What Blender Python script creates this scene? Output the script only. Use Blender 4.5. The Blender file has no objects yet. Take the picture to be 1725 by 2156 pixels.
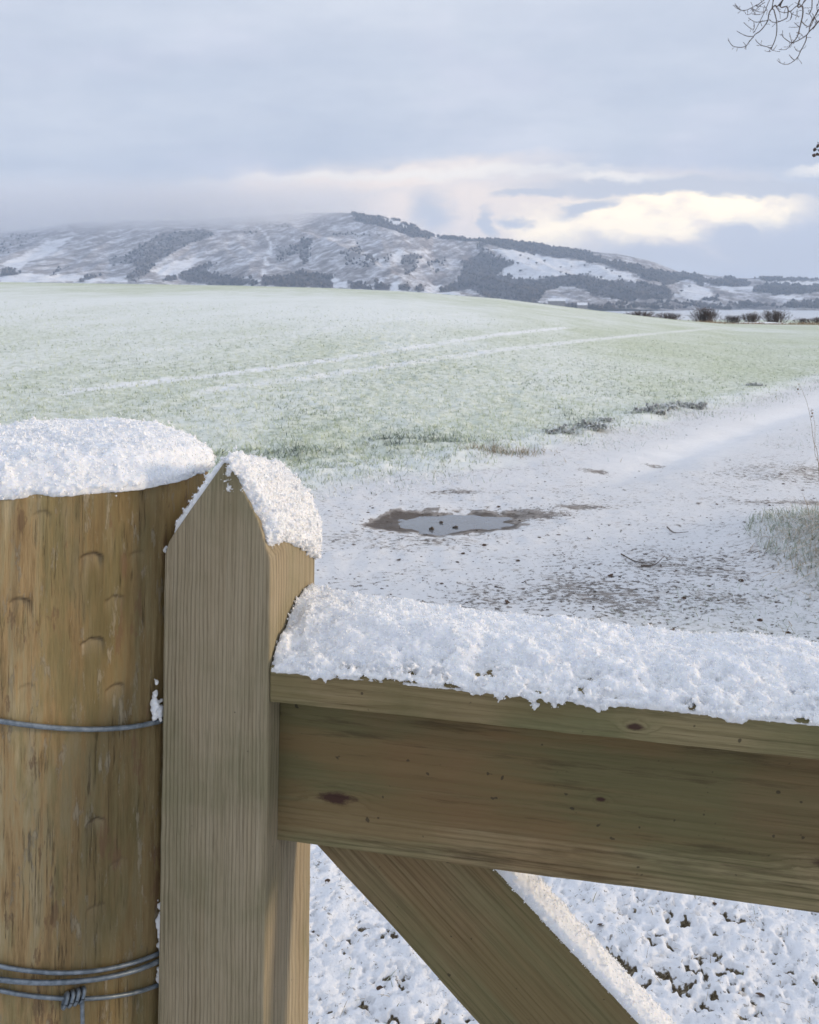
import bpy, math, random
import numpy as np
from mathutils import Matrix, Vector

random.seed(7)
rng = np.random.default_rng(11)
SC = bpy.context.scene
COL = SC.collection
R = math.radians

# ------------------------------------------------------------------ camera, sky, sun, exposure
EYE = 1.5
FV, CX, HY = 1938.0, 862.5, 640.0          # focal length, centre column and horizon row on a 1725 x 2156 picture
cam_data = bpy.data.cameras.new('camera')
cam = bpy.data.objects.new('camera', cam_data)
COL.objects.link(cam)
SC.camera = cam
cam.location = (0, 0, EYE)
cam.rotation_euler = (R(90), 0, 0)
cam_data.sensor_width = 36
cam_data.sensor_fit = 'VERTICAL'
cam_data.sensor_height = 36
cam_data.lens = 36 * FV / 2156
cam_data.shift_y = -(1078 - HY) / 2156
cam_data.clip_start = 0.02
cam_data.clip_end = 20000
cam_data.dof.use_dof = True
cam_data.dof.focus_distance = 1.1
cam_data.dof.aperture_fstop = 26

SC.view_settings.view_transform = 'Standard'
SC.view_settings.look = 'None'
SC.view_settings.exposure = 0.18
SC.view_settings.gamma = 1.0
SC.view_settings.use_curve_mapping = False
SC.render.engine = 'CYCLES'
SC.cycles.use_denoising = True
try:
    SC.cycles.denoiser = 'OPENIMAGEDENOISE'
    SC.cycles.denoising_prefilter = 'ACCURATE'
except Exception:
    pass
SC.cycles.use_adaptive_sampling = True
SC.cycles.adaptive_threshold = 0.025
SC.cycles.max_bounces = 5
SC.cycles.diffuse_bounces = 2
SC.cycles.glossy_bounces = 2
SC.cycles.transmission_bounces = 2
SC.cycles.volume_bounces = 4
SC.cycles.transparent_max_bounces = 8
SC.cycles.caustics_reflective = False
SC.cycles.caustics_refractive = False

SUN_AZ, SUN_EL = 90.0, 9.0                  # degrees clockwise from the view direction, above the horizon
sun_data = bpy.data.lights.new('sun', 'SUN')
sun_data.energy = 3.2
sun_data.angle = R(8)
sun_data.color = (1.0, 0.78, 0.52)
sun = bpy.data.objects.new('sun', sun_data)
COL.objects.link(sun)
sd = Vector((math.sin(R(SUN_AZ)) * math.cos(R(SUN_EL)), math.cos(R(SUN_AZ)) * math.cos(R(SUN_EL)), math.sin(R(SUN_EL))))
sun.rotation_euler = sd.to_track_quat('Z', 'Y').to_euler()


class NB:
    """small helper that writes node trees"""
    def __init__(self, tree):
        self.t = tree
        tree.nodes.clear()

    def n(self, kind, ins=None, **props):
        nd = self.t.nodes.new('ShaderNode' + kind)
        for k, v in props.items():
            setattr(nd, k, v)
        for k, v in (ins or {}).items():
            self.put(nd.inputs[k], v)
        return nd

    def put(self, sock, v):
        if isinstance(v, bpy.types.NodeSocket):
            self.t.links.new(v, sock)
        elif v is not None:
            if sock.type == 'RGBA' and hasattr(v, '__len__') and len(v) == 3:
                v = tuple(v) + (1,)
            sock.default_value = v

    def m(self, op, a, b=None, c=None, clamp=False):
        nd = self.n('Math', operation=op, use_clamp=clamp)
        self.put(nd.inputs[0], a)
        if b is not None: self.put(nd.inputs[1], b)
        if c is not None: self.put(nd.inputs[2], c)
        return nd.outputs[0]

    def vm(self, op, a, b=None):
        nd = self.n('VectorMath', operation=op)
        self.put(nd.inputs[0], a)
        if b is not None: self.put(nd.inputs[1], b)
        return nd.outputs[0] if op not in ('LENGTH', 'DOT_PRODUCT', 'DISTANCE') else nd.outputs['Value']

    def mix(self, f, a, b, mode='MIX'):
        nd = self.n('Mix', data_type='RGBA', blend_type=mode)
        self.put(nd.inputs[0], f); self.put(nd.inputs[6], a); self.put(nd.inputs[7], b)
        return nd.outputs[2]

    def ss(self, v, a, b, lo=0.0, hi=1.0):
        nd = self.n('MapRange', interpolation_type='SMOOTHSTEP')
        for i, q in enumerate((v, a, b, lo, hi)):
            self.put(nd.inputs[i], q)
        return nd.outputs[0]

    def ramp(self, f, stops, interp='LINEAR'):
        nd = self.n('ValToRGB')
        cr = nd.color_ramp
        cr.interpolation = interp
        while len(cr.elements) < len(stops):
            cr.elements.new(0.5)
        for e, (p, c) in zip(cr.elements, stops):
            e.position = p
            e.color = tuple(c) + (1,) if len(c) == 3 else c
        self.put(nd.inputs[0], f)
        return nd.outputs[0]

    def noise(self, v, scale=5.0, detail=3.0, rough=0.55, dist=0.0):
        nd = self.n('TexNoise')
        self.put(nd.inputs['Vector'], v)
        for k, q in (('Scale', scale), ('Detail', detail), ('Roughness', rough), ('Distortion', dist)):
            self.put(nd.inputs[k], q)
        return nd.outputs[0]

    def sc(self, v, s, o=(0, 0, 0)):
        nd = self.n('Mapping')
        self.put(nd.inputs['Vector'], v)
        nd.inputs['Scale'].default_value = s
        nd.inputs['Location'].default_value = o
        return nd.outputs[0]

    def xyz(self, v):
        nd = self.n('SeparateXYZ')
        self.put(nd.inputs[0], v)
        return nd.outputs[0], nd.outputs[1], nd.outputs[2]

    def vec(self, x, y, z):
        nd = self.n('CombineXYZ')
        for i, q in enumerate((x, y, z)): self.put(nd.inputs[i], q)
        return nd.outputs[0]

    def attr(self, name):
        return self.n('Attribute', attribute_name=name).outputs['Fac']


# ---- world: high overcast over a clear sky, with one warm break above the hills
world = bpy.data.worlds.new('World')
SC.world = world
world.use_nodes = True
w = NB(world.node_tree)
d = w.vm('NORMALIZE', w.n('TexCoord').outputs['Generated'])
dx, dy, dz = w.xyz(d)
front = w.ss(dy, 0.25, 0.45)
ysafe = w.m('MAXIMUM', dy, 0.05)
U = w.m('DIVIDE', dx, ysafe)
T = w.m('DIVIDE', dz, ysafe)
zc = w.m('MAXIMUM', dz, 0.0)
den = w.m('ADD', zc, 0.10)
plane = w.vec(w.m('DIVIDE', dx, den), w.m('DIVIDE', dy, den), 0.0)
cl = w.noise(w.sc(plane, (0.55, 0.8, 1)), 1.0, 4.0, 0.55, 0.0)
cl2 = w.noise(w.sc(d, (5.0, 5.0, 12.0), (3, 1, 0)), 1.0, 3.0, 0.5, 0.0)
cl3 = w.noise(w.sc(d, (2.2, 2.2, 5.0), (7, 2, 4)), 1.0, 3.0, 0.5)
base = w.ramp(zc, [(0.0, (0.65, 0.685, 0.765)), (0.10, (0.59, 0.63, 0.715)), (0.30, (0.64, 0.68, 0.77)), (1.0, (0.77, 0.82, 0.92))])
base = w.mix(w.ss(cl2, 0.44, 0.74), base, w.mix(0.42, base, (0.80, 0.78, 0.87)))
base = w.mix(w.ss(cl, 0.38, 0.64), w.mix(1.0, base, (0.89, 0.91, 0.94), 'MULTIPLY'), w.mix(1.0, base, (1.06, 1.05, 1.035), 'MULTIPLY'))
base = w.mix(w.ss(cl3, 0.40, 0.70, 0.0, 0.5), base, w.mix(1.0, base, (0.90, 0.93, 0.97), 'MULTIPLY'))
mott = w.noise(w.sc(d, (16, 16, 38), (1, 5, 2)), 1.0, 5.0, 0.6)
base = w.mix(1.0, base, w.ramp(mott, [(0.3, (0.955, 0.96, 0.97)), (0.7, (1.045, 1.04, 1.03))]), 'MULTIPLY')
# wobble the outlines of the break and of the clouds inside it
wv = w.vec(w.m('MULTIPLY', U, 14.0), w.m('MULTIPLY', T, 26.0), 0.0)
nz1 = w.m('SUBTRACT', w.noise(wv, 1.0, 6.0, 0.6, 0.0), 0.5)
nz2 = w.m('SUBTRACT', w.noise(w.sc(wv, (1, 1, 1), (9.1, 4.3, 2.0)), 1.0, 6.0, 0.6, 0.0), 0.5)
Uw = w.m('ADD', U, w.m('MULTIPLY', nz1, 0.075))
Tw = w.m('ADD', T, w.m('MULTIPLY', nz2, 0.042))


def blob(x, y, rx, ry, rot=0.0, soft=0.35):
    """soft ellipse on the sky about a direction given by picture column and row"""
    cu, ct = (x - CX) / FV, (HY - y) / FV
    a, b = w.m('SUBTRACT', Uw, cu), w.m('SUBTRACT', Tw, ct)
    c, s = math.cos(R(rot)), math.sin(R(rot))
    p = w.m('ADD', w.m('MULTIPLY', a, c * FV / rx), w.m('MULTIPLY', b, s * FV / rx))
    q = w.m('ADD', w.m('MULTIPLY', a, -s * FV / ry), w.m('MULTIPLY', b, c * FV / ry))
    r2 = w.m('SQRT', w.m('ADD', w.m('MULTIPLY', p, p), w.m('MULTIPLY', q, q)))
    return w.ss(r2, 1.0 + soft, 1.0 - soft)


def union(bs):
    out = bs[0]
    for b in bs[1:]:
        out = w.m('MAXIMUM', out, b)
    return out


pale = union([blob(1000, 450, 330, 85, 0, 0.6), blob(760, 385, 330, 26, 6, 0.7), blob(1350, 455, 340, 85, 0, 0.45), blob(560, 420, 260, 40, 8, 0.95)])
glow = union([blob(1490, 448, 195, 56, 2, 0.35), blob(1330, 462, 150, 46, 0, 0.7), blob(1210, 480, 120, 40, 0, 0.6), blob(1620, 452, 60, 24, 0, 0.3)])
streak = union([blob(860, 368, 330, 9, 2, 0.8), blob(1290, 370, 100, 9, -2, 0.8), blob(1715, 358, 55, 9, 4, 0.8)])
grey = union([blob(1400, 392, 290, 21, 0, 0.4), blob(1130, 404, 75, 13, 8, 0.5), blob(1232, 433, 66, 15, 12, 0.5), blob(1030, 472, 18, 30, 0, 0.5),
              blob(905, 445, 40, 42, 30, 0.7), blob(1085, 466, 28, 10, 0, 0.6), blob(1640, 395, 140, 18, 0, 0.4),
              blob(1560, 512, 90, 38, 0, 0.45), blob(1690, 520, 150, 62, 0, 0.5), blob(1400, 540, 190, 30, -8, 0.7)])
sky = w.mix(w.m('MULTIPLY', w.m('MULTIPLY', pale, front), 0.86), base, (1.20, 0.99, 0.82))
glow = w.m('MULTIPLY', glow, w.ss(w.m('ADD', nz1, w.m('MULTIPLY', nz2, 0.6)), -0.22, 0.06, 0.30, 1.0))
sky = w.mix(w.m('MULTIPLY', glow, front), sky, (1.80, 1.50, 1.02))
sky = w.mix(w.m('MULTIPLY', w.m('MULTIPLY', grey, front), 0.95), sky, (0.61, 0.625, 0.69))
sky = w.mix(w.m('MULTIPLY', w.m('MULTIPLY', streak, front), 0.8), sky, (1.10, 1.02, 0.92))
nish = w.n('TexSky', sky_type='NISHITA', sun_disc=False, sun_elevation=R(SUN_EL), sun_rotation=R(SUN_AZ), air_density=1.0, dust_density=1.0)
clear = w.n('Background', {'Color': nish.outputs[0], 'Strength': 0.08})
cloudy = w.n('Background', {'Color': sky, 'Strength': 1.0})
ms = w.n('MixShader', {0: 0.94, 1: clear.outputs[0], 2: cloudy.outputs[0]})
w.n('OutputWorld', {'Surface': ms.outputs[0]})
world.cycles.sampling_method = 'MANUAL'
world.cycles.sample_map_resolution = 256

# ------------------------------------------------------------------ general helpers


def hash3(ix, iy, iz, seed=0):
    h = (ix.astype(np.int64) * 374761393 + iy.astype(np.int64) * 668265263 + iz.astype(np.int64) * 2147483647 + seed * 974711) & 0xFFFFFFFF
    h = ((h ^ (h >> 13)) * 1274126177) & 0xFFFFFFFF
    h = ((h ^ (h >> 16)) * 2246822519) & 0xFFFFFFFF
    return ((h ^ (h >> 15)) & 0xFFFFFF) / float(0xFFFFFF)


def vnoise(x, y, z=None, seed=0):
    x = np.asarray(x, float); y = np.asarray(y, float)
    z = np.zeros_like(x) if z is None else np.asarray(z, float)
    x0, y0, z0 = np.floor(x), np.floor(y), np.floor(z)
    fx, fy, fz = x - x0, y - y0, z - z0
    fx, fy, fz = (f * f * f * (f * (f * 6 - 15) + 10) for f in (fx, fy, fz))
    x0, y0, z0 = x0.astype(np.int64), y0.astype(np.int64), z0.astype(np.int64)
    out = 0
    for a in (0, 1):
        wa = fx if a else 1 - fx
        for b in (0, 1):
            wb = fy if b else 1 - fy
            for c in (0, 1):
                wc = fz if c else 1 - fz
                out = out + wa * wb * wc * hash3(x0 + a, y0 + b, z0 + c, seed)
    return out * 2 - 1


def fbm(x, y, z=None, octv=4, gain=0.5, seed=0):
    s, a, tot = 0, 1.0, 0.0
    f = 1.0
    for o in range(octv):
        s = s + a * vnoise(np.asarray(x) * f + 17.3 * o, np.asarray(y) * f - 5.1 * o, None if z is None else np.asarray(z) * f + 2.7 * o, seed + o)
        tot += a; a *= gain; f *= 2.03
    return s / tot


def sstep(a, b, v):
    t = np.clip((np.asarray(v, float) - a) / (b - a), 0, 1)
    return t * t * (3 - 2 * t)


def mesh_np(name, verts, tris=None, quads=None, smooth=True, polys=None):
    me = bpy.data.meshes.new(name)
    verts = np.ascontiguousarray(verts, dtype=np.float32)
    if polys is not None:
        me.from_pydata(verts.tolist(), [], polys)
    else:
        loops, starts = [], []
        off = 0
        if quads is not None and len(quads):
            q = np.asarray(quads, np.int32); loops.append(q.ravel()); starts.append(off + 4 * np.arange(len(q))); off += 4 * len(q)
        if tris is not None and len(tris):
            t = np.asarray(tris, np.int32); loops.append(t.ravel()); starts.append(off + 3 * np.arange(len(t))); off += 3 * len(t)
        loops = np.concatenate(loops).astype(np.int32); starts = np.concatenate(starts).astype(np.int32)
        me.vertices.add(len(verts)); me.vertices.foreach_set('co', verts.ravel())
        me.loops.add(len(loops)); me.loops.foreach_set('vertex_index', loops)
        me.polygons.add(len(starts)); me.polygons.foreach_set('loop_start', starts)
        me.update(calc_edges=True)
        me.validate()
    if smooth:
        me.polygons.foreach_set('use_smooth', np.ones(len(me.polygons), bool))
    me.update()
    return me


def grid_quads(nr, nc, wrap=False):
    r = np.arange(nr - 1)[:, None]
    c = np.arange(nc if wrap else nc - 1)[None, :]
    c1 = (c + 1) % nc
    return np.stack([r * nc + c, r * nc + c1, (r + 1) * nc + c1, (r + 1) * nc + c], -1).reshape(-1, 4)


def set_attr(me, name, vals):
    a = me.attributes.new(name, 'FLOAT', 'POINT')
    a.data.foreach_set('value', np.ascontiguousarray(vals, dtype=np.float32).ravel())


def obj(name, me, mat=None, parent=None, matrix=None, kind=None, label=None, cat=None, group=None):
    o = bpy.data.objects.new(name, me)
    COL.objects.link(o)
    if mat is not None and me is not None:
        me.materials.clear(); me.materials.append(mat)
    if matrix is not None: o.matrix_world = matrix
    if parent is not None: o.parent = parent
    if kind: o['kind'] = kind
    if label: o['label'] = label
    if cat: o['category'] = cat
    if group: o['group'] = group
    return o


def empty(name, matrix=None, **kw):
    return obj(name, None, matrix=matrix, **kw)


def tube(paths, sides=6):
    """paths: list of (points Nx3, radii N) -> one mesh's verts and quads, capped by tapering"""
    V, Q, off = [], [], 0
    for pts, rad in paths:
        pts = np.asarray(pts, float); n = len(pts)
        rad = np.broadcast_to(np.asarray(rad, float), (n,))
        tan = np.gradient(pts, axis=0)
        tan /= np.linalg.norm(tan, axis=1, keepdims=True) + 1e-12
        ref = np.array([0.0, 0.0, 1.0]) if abs(tan[:, 2]).mean() < 0.8 else np.array([1.0, 0, 0])
        a = np.cross(tan, ref); a /= np.linalg.norm(a, axis=1, keepdims=True) + 1e-9
        b = np.cross(tan, a)
        th = np.linspace(0, 2 * np.pi, sides, endpoint=False)
        ring = pts[:, None, :] + rad[:, None, None] * (np.cos(th)[None, :, None] * a[:, None, :] + np.sin(th)[None, :, None] * b[:, None, :])
        V.append(ring.reshape(-1, 3))
        Q.append(grid_quads(n, sides, True) + off)
        off += n * sides
    return np.concatenate(V), np.concatenate(Q)


def smooth_path(p, k=4):
    p = np.asarray(p, float)
    if len(p) < 3: return p
    t = np.arange(len(p)); tt = np.linspace(0, len(p) - 1, (len(p) - 1) * k + 1)
    out = []
    for i in range(p.shape[1]):
        m = np.gradient(p[:, i]); i0 = np.clip(np.floor(tt).astype(int), 0, len(p) - 2); f = tt - i0
        h00 = 2 * f**3 - 3 * f**2 + 1; h10 = f**3 - 2 * f**2 + f; h01 = -2 * f**3 + 3 * f**2; h11 = f**3 - f**2
        out.append(h00 * p[i0, i] + h10 * m[i0] + h01 * p[i0 + 1, i] + h11 * m[i0 + 1])
    return np.stack(out, 1)


def ico():
    t = (1 + 5 ** 0.5) / 2
    v = np.array([(-1, t, 0), (1, t, 0), (-1, -t, 0), (1, -t, 0), (0, -1, t), (0, 1, t), (0, -1, -t), (0, 1, -t), (t, 0, -1), (t, 0, 1), (-t, 0, -1), (-t, 0, 1)], float)
    v /= np.linalg.norm(v[0])
    f = np.array([(0, 11, 5), (0, 5, 1), (0, 1, 7), (0, 7, 10), (0, 10, 11), (1, 5, 9), (5, 11, 4), (11, 10, 2), (10, 7, 6), (7, 1, 8), (3, 9, 4), (3, 4, 2), (3, 2, 6), (3, 6, 8), (3, 8, 9), (4, 9, 5), (2, 4, 11), (6, 2, 10), (8, 6, 7), (9, 8, 1)])
    return v, f


ICO_V, ICO_F = ico()


def lumps(cen, rad, squash=(1, 1, 1), jit=0.25):
    """many small uneven lumps as verts, tris"""
    n = len(cen)
    v = ICO_V[None] * (np.asarray(rad)[:, None, None]) * (1 + jit * rng.uniform(-1, 1, (n, 12, 1))) * np.asarray(squash)
    v = v + np.asarray(cen)[:, None, :]
    f = ICO_F[None] + 12 * np.arange(n)[:, None, None]
    return v.reshape(-1, 3), f.reshape(-1, 3)


def new_mat(name):
    m = bpy.data.materials.new(name)
    m.use_nodes = True
    return m, NB(m.node_tree)


def finish(b, color, rough=0.8, bump=None, bump_str=0.3, bump_dist=0.002, spec=0.3, **extra):
    p = b.n('BsdfPrincipled')
    b.put(p.inputs['Base Color'], color); b.put(p.inputs['Roughness'], rough); b.put(p.inputs['Specular IOR Level'], spec)
    for k, v in extra.items():
        b.put(p.inputs[k.replace('_', ' ')], v)
    if bump is not None:
        bn = b.n('Bump', {'Height': bump, 'Strength': bump_str, 'Distance': bump_dist})
        b.t.links.new(bn.outputs[0], p.inputs['Normal'])
    b.n('OutputMaterial', {'Surface': p.outputs[0]})
    return p


# ------------------------------------------------------------------ materials
def mat_snow(name='fresh_snow', scale=1.0, sss=0.65):
    m, b = new_mat(name)
    o = b.n('TexCoord').outputs['Object']
    g = b.noise(o, 420 * scale, 4, 0.65)
    g2 = b.noise(o, 110 * scale, 3, 0.6)
    col = b.mix(b.ss(g2, 0.3, 0.7), (0.75, 0.775, 0.815), (0.84, 0.855, 0.88))
    h = b.m('ADD', b.m('MULTIPLY', g, 0.6), g2)
    p = finish(b, col, 0.7, h, 0.30, 0.0016 / scale, 0.2, Subsurface_Weight=sss, Subsurface_Scale=0.008)
    p.inputs['Subsurface Radius'].default_value = (0.9, 1.0, 1.2)
    return m


SNOW = mat_snow()
CRYSTAL, _b = new_mat('snow_crystal')
_p = finish(_b, (0.93, 0.935, 0.945), 0.5, None, spec=0.4)


def mat_plank(name, axis, base, dark, light, centre, spacing, green=0.35, knots=(), seed=0.0, blotch=0.35, warm=(0.20, 0.12, 0.055), warm_amt=0.3, heart=None):
    """sawn softwood: growth rings about a pith line, fibres along `axis`, algae, knots"""
    m, b = new_mat(name)
    o = b.n('TexCoord').outputs['Object']
    x, y, z = b.xyz(o)
    L = {'x': x, 'z': z}[axis]
    A, B = (y, z) if axis == 'x' else (x, y)
    fib_s = (5, 260, 260) if axis == 'x' else (260, 260, 5)
    fine_s = (22, 900, 900) if axis == 'x' else (900, 900, 22)
    slow_s = (3.0, 22, 22) if axis == 'x' else (22, 22, 3.0)
    off = (seed, seed * 1.7, seed * 0.3)
    fib = b.noise(b.sc(o, fib_s, off), 1.0, 4, 0.6)
    fine = b.noise(b.sc(o, fine_s, off), 1.0, 3, 0.6)
    slow = b.noise(b.sc(o, slow_s, off), 1.0, 4, 0.55)
    a2 = b.m('SUBTRACT', A, centre[0]); b2 = b.m('SUBTRACT', B, centre[1])
    rad = b.m('SQRT', b.m('ADD', b.m('MULTIPLY', a2, a2), b.m('MULTIPLY', b2, b2)))
    rad = b.m('ADD', rad, b.m('MULTIPLY', b.m('SUBTRACT', slow, 0.5), spacing * 2.4))
    kn = None
    for (ka, kb, kr, kel) in knots:                # position along, across, radius, stretch along the grain
        q = b.m('DIVIDE', b.m('SUBTRACT', L, ka), kr * kel); r_ = b.m('DIVIDE', b.m('SUBTRACT', B if axis == 'x' else A, kb), kr)
        dd = b.m('SQRT', b.m('ADD', b.m('MULTIPLY', q, q), b.m('MULTIPLY', r_, r_)))
        dd = b.m('ADD', dd, b.m('MULTIPLY', b.m('SUBTRACT', b.noise(b.sc(o, (60, 160, 160) if axis == 'x' else (160, 160, 60)), 1.0, 4, 0.7), 0.5), 1.6))
        rad = b.m('ADD', rad, b.m('MULTIPLY', b.ss(dd, 3.0, 0.4), spacing * 1.6))
        k1 = b.ss(dd, 1.25, 0.55)
        kn = k1 if kn is None else b.m('MAXIMUM', kn, k1)
    ph = b.m('FRACT', b.m('DIVIDE', rad, spacing))
    late = b.m('MULTIPLY', b.ss(ph, 0.45, 0.86), b.ss(ph, 1.0, 0.90))
    var = b.noise(b.sc(o, (1.5, 30, 30) if axis == 'x' else (30, 30, 1.5), off), 1.0, 2, 0.5)
    late = b.m('MULTIPLY', late, b.ss(var, 0.25, 0.75, 0.35, 1.0))
    col = b.mix(b.ss(fib, 0.3, 0.7), base, light)
    col = b.mix(b.m('MULTIPLY', b.m('MULTIPLY', late, b.ss(b.noise(b.sc(o, (7, 200, 200) if axis == 'x' else (200, 200, 7), (seed, 3, 1)), 1.0, 3, 0.6), 0.34, 0.58, 0.30, 1.0)), 0.95), col, dark)
    lines = b.noise(b.sc(o, (4, 330, 330) if axis == 'x' else (330, 330, 4), (seed * 2, 6, 2)), 1.0, 5, 0.7)
    col = b.mix(b.ss(lines, 0.54, 0.66, 0.0, 0.65), col, tuple(c * 0.8 for c in dark))
    col = b.mix(b.ss(lines, 0.44, 0.34, 0.0, 0.45), col, tuple(min(1, c * 1.15) for c in light))
    col = b.mix(b.ss(fine, 0.50, 0.72, 0.0, 0.55), col, dark)
    if heart is not None:
        hn = b.noise(b.sc(o, (3, 30, 30) if axis == 'x' else (30, 30, 3), (2 + seed, 1, 6)), 1.0, 5, 0.65)
        hk = b.ss(b.m('ADD', rad, b.m('MULTIPLY', b.m('SUBTRACT', hn, 0.5), 0.035)), heart[1], heart[0], 0.0, heart[2])
        col = b.mix(hk, col, b.mix(fib, heart[3], heart[4]))
    gn = b.noise(b.sc(o, (5, 5, 5), (3 + seed, 0, 0)), 1.0, 5, 0.6)
    col = b.mix(b.ss(gn, 0.40, 0.60, 0.0, green), col, (0.115, 0.125, 0.055))
    wn = b.noise(b.sc(o, (2.5, 22, 22) if axis == 'x' else (22, 22, 2.5), (7 + seed, 4, 0)), 1.0, 4, 0.6)
    col = b.mix(b.ss(wn, 0.46, 0.62, 0.0, warm_amt), col, warm)
    bl = b.noise(b.sc(o, (7, 90, 90) if axis == 'x' else (90, 90, 7), (1 + seed, 8, 0)), 1.0, 6, 0.7)
    col = b.mix(b.ss(bl, 0.53, 0.70, 0.0, blotch), col, tuple(c * 0.55 for c in dark))
    sp = b.noise(b.sc(o, (150, 150, 150) if axis == 'x' else (150, 150, 150)), 1.0, 1, 0.4)
    col = b.mix(b.ss(sp, 0.76, 0.80, 0.0, 0.7), col, (0.03, 0.025, 0.02))
    if kn is not None:
        col = b.mix(b.m('MULTIPLY', kn, 0.88), col, (0.040, 0.016, 0.016))
    h = b.m('ADD', b.m('MULTIPLY', late, -0.6), b.m('ADD', b.m('MULTIPLY', fine, 0.4), b.m('ADD', b.m('MULTIPLY', fib, 0.5), b.m('MULTIPLY', lines, -0.8))))
    finish(b, col, 0.85, h, 0.6, 0.0016, 0.18)
    return m


def mat_round_post():
    m, b = new_mat('peeled_log')
    o = b.n('TexCoord').outputs['Object']
    x, y, z = b.xyz(o)
    ang = b.m('ARCTAN2', y, x)
    cyl = b.vec(b.m('MULTIPLY', b.m('COSINE', ang), 1.0), b.m('MULTIPLY', b.m('SINE', ang), 1.0), z)
    s1 = b.noise(b.sc(cyl, (4.5, 4.5, 7.0)), 1.0, 6, 0.68, 0.0)
    s2 = b.noise(b.sc(cyl, (15, 15, 11.0), (4, 1, 2)), 1.0, 7, 0.68, 0.0)
    s3 = b.noise(b.sc(cyl, (52, 52, 20.0), (1, 7, 2)), 1.0, 6, 0.66)
    s4 = b.noise(b.sc(cyl, (150, 150, 70), (1, 7, 9)), 1.0, 4, 0.6)
    col = b.ramp(s2, [(0.28, (0.160, 0.106, 0.052)), (0.40, (0.280, 0.185, 0.082)), (0.48, (0.365, 0.250, 0.118)), (0.56, (0.345, 0.268, 0.138)), (0.66, (0.42, 0.335, 0.20)), (0.76, (0.28, 0.245, 0.13))])
    grn = b.mix(b.ss(s3, 0.3, 0.7), (0.12, 0.110, 0.042), (0.24, 0.205, 0.090))
    col = b.mix(b.ss(s1, 0.46, 0.62, 0.0, 0.62), col, grn)
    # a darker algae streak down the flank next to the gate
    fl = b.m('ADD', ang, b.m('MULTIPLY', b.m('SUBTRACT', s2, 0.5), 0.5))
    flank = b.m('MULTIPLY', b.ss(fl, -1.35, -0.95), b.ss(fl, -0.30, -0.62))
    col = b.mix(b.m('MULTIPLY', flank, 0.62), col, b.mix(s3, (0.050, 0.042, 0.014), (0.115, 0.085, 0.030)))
    col = b.mix(b.m('MULTIPLY', b.ss(fl, -0.62, -0.35), 0.7), col, (0.36, 0.225, 0.07))  # orange strip of low sunlight on the right limb, painted into the colour
    # flakes of inner bark with pale edges
    fk = b.noise(b.sc(cyl, (15, 15, 24), (11, 3, 5)), 1.0, 8, 0.72, 0.0)
    col = b.mix(b.ss(fk, 0.56, 0.62, 0.0, 0.60), col, (0.33, 0.285, 0.200))
    fk2 = b.noise(b.sc(cyl, (9, 9, 15), (1, 13, 8)), 1.0, 8, 0.70, 0.0)
    col = b.mix(b.ss(fk2, 0.58, 0.63, 0.0, 0.65), col, (0.15, 0.085, 0.045))
    col = b.mix(b.ss(s3, 0.56, 0.74, 0.0, 0.42), col, (0.140, 0.092, 0.046))
    col = b.mix(b.ss(s4, 0.56, 0.78, 0.0, 0.32), col, (0.085, 0.055, 0.030))
    # drying cracks
    ck = b.noise(b.sc(cyl, (26, 26, 4.0), (2, 5, 1)), 1.0, 5, 0.6)
    ck2 = b.noise(b.sc(cyl, (4, 4, 14), (2, 5, 1)), 1.0, 2, 0.55)
    crack = b.m('MULTIPLY', b.ss(b.m('ABSOLUTE', b.m('SUBTRACT', ck, 0.5)), 0.010, 0.003), b.ss(ck2, 0.50, 0.58))
    col = b.mix(b.m('MULTIPLY', crack, 0.55), col, (0.035, 0.022, 0.014))
    dent = b.attr('dent')
    col = b.mix(b.m('MULTIPLY', dent, 0.30), col, (0.38, 0.30, 0.20))
    col = b.mix(b.m('MULTIPLY', b.attr('lip'), 0.8), col, (0.045, 0.028, 0.016))  # shade in the cut under each mark's lip, painted dark
    h = b.m('ADD', b.m('ADD', b.m('MULTIPLY', s3, 0.7), b.m('MULTIPLY', s4, 0.4)), b.m('ADD', b.m('MULTIPLY', crack, -1.2), b.m('MULTIPLY', b.ss(fk, 0.585, 0.62), 0.6)))
    finish(b, col, 0.72, h, 0.7, 0.0016, 0.3)
    return m


def mat_simple(name, c1, c2, scale=30, rough=0.8, bump=0.3, dist=0.004, spec=0.25, aniso=(1, 1, 1)):
    m, b = new_mat(name)
    o = b.n('TexCoord').outputs['Object']
    n = b.noise(b.sc(o, aniso), scale, 4, 0.6)
    finish(b, b.mix(b.ss(n, 0.3, 0.7), c1, c2), rough, n, bump, dist, spec)
    return m


# ------------------------------------------------------------------ the ground
CREST_X = np.array([-900, 0, 493, 700, 861, 1050, 1142, 1251, 1328, 1444, 1541, 1638, 1725, 2300], float)
CREST_Y = np.array([588, 594, 601.5, 607, 614, 629, 640, 653.5, 663, 676, 685.5, 689, 690, 697], float)
YC = 100.0


def ground_z(x, y):
    """height of the land: level by the gate, then a broad field that rises to a crest and falls to the loch"""
    x = np.asarray(x, float); y = np.asarray(y, float)
    ys = np.maximum(y, 2.0)
    xv = CX + FV * np.clip(x / ys, -1.6, 1.6)
    te = (HY - np.interp(xv, CREST_X, CREST_Y)) / FV
    zcr = te * YC + EYE
    s = np.maximum(0, y - 8) / (YC - 8)
    z1 = zcr * np.minimum(s, 1)
    after = zcr - 0.012 * np.maximum(0, y - YC)
    V = np.interp(y, [100, 150, 300, 700, 800, 1500, 5000], [-1.1, -1.65, -4.6, -10.7, -12.0, -12.5, -12.5])
    k = sstep(100, 165, y)
    z = np.where(y > YC, after * (1 - k) + V * k, z1)
    return z


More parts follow.
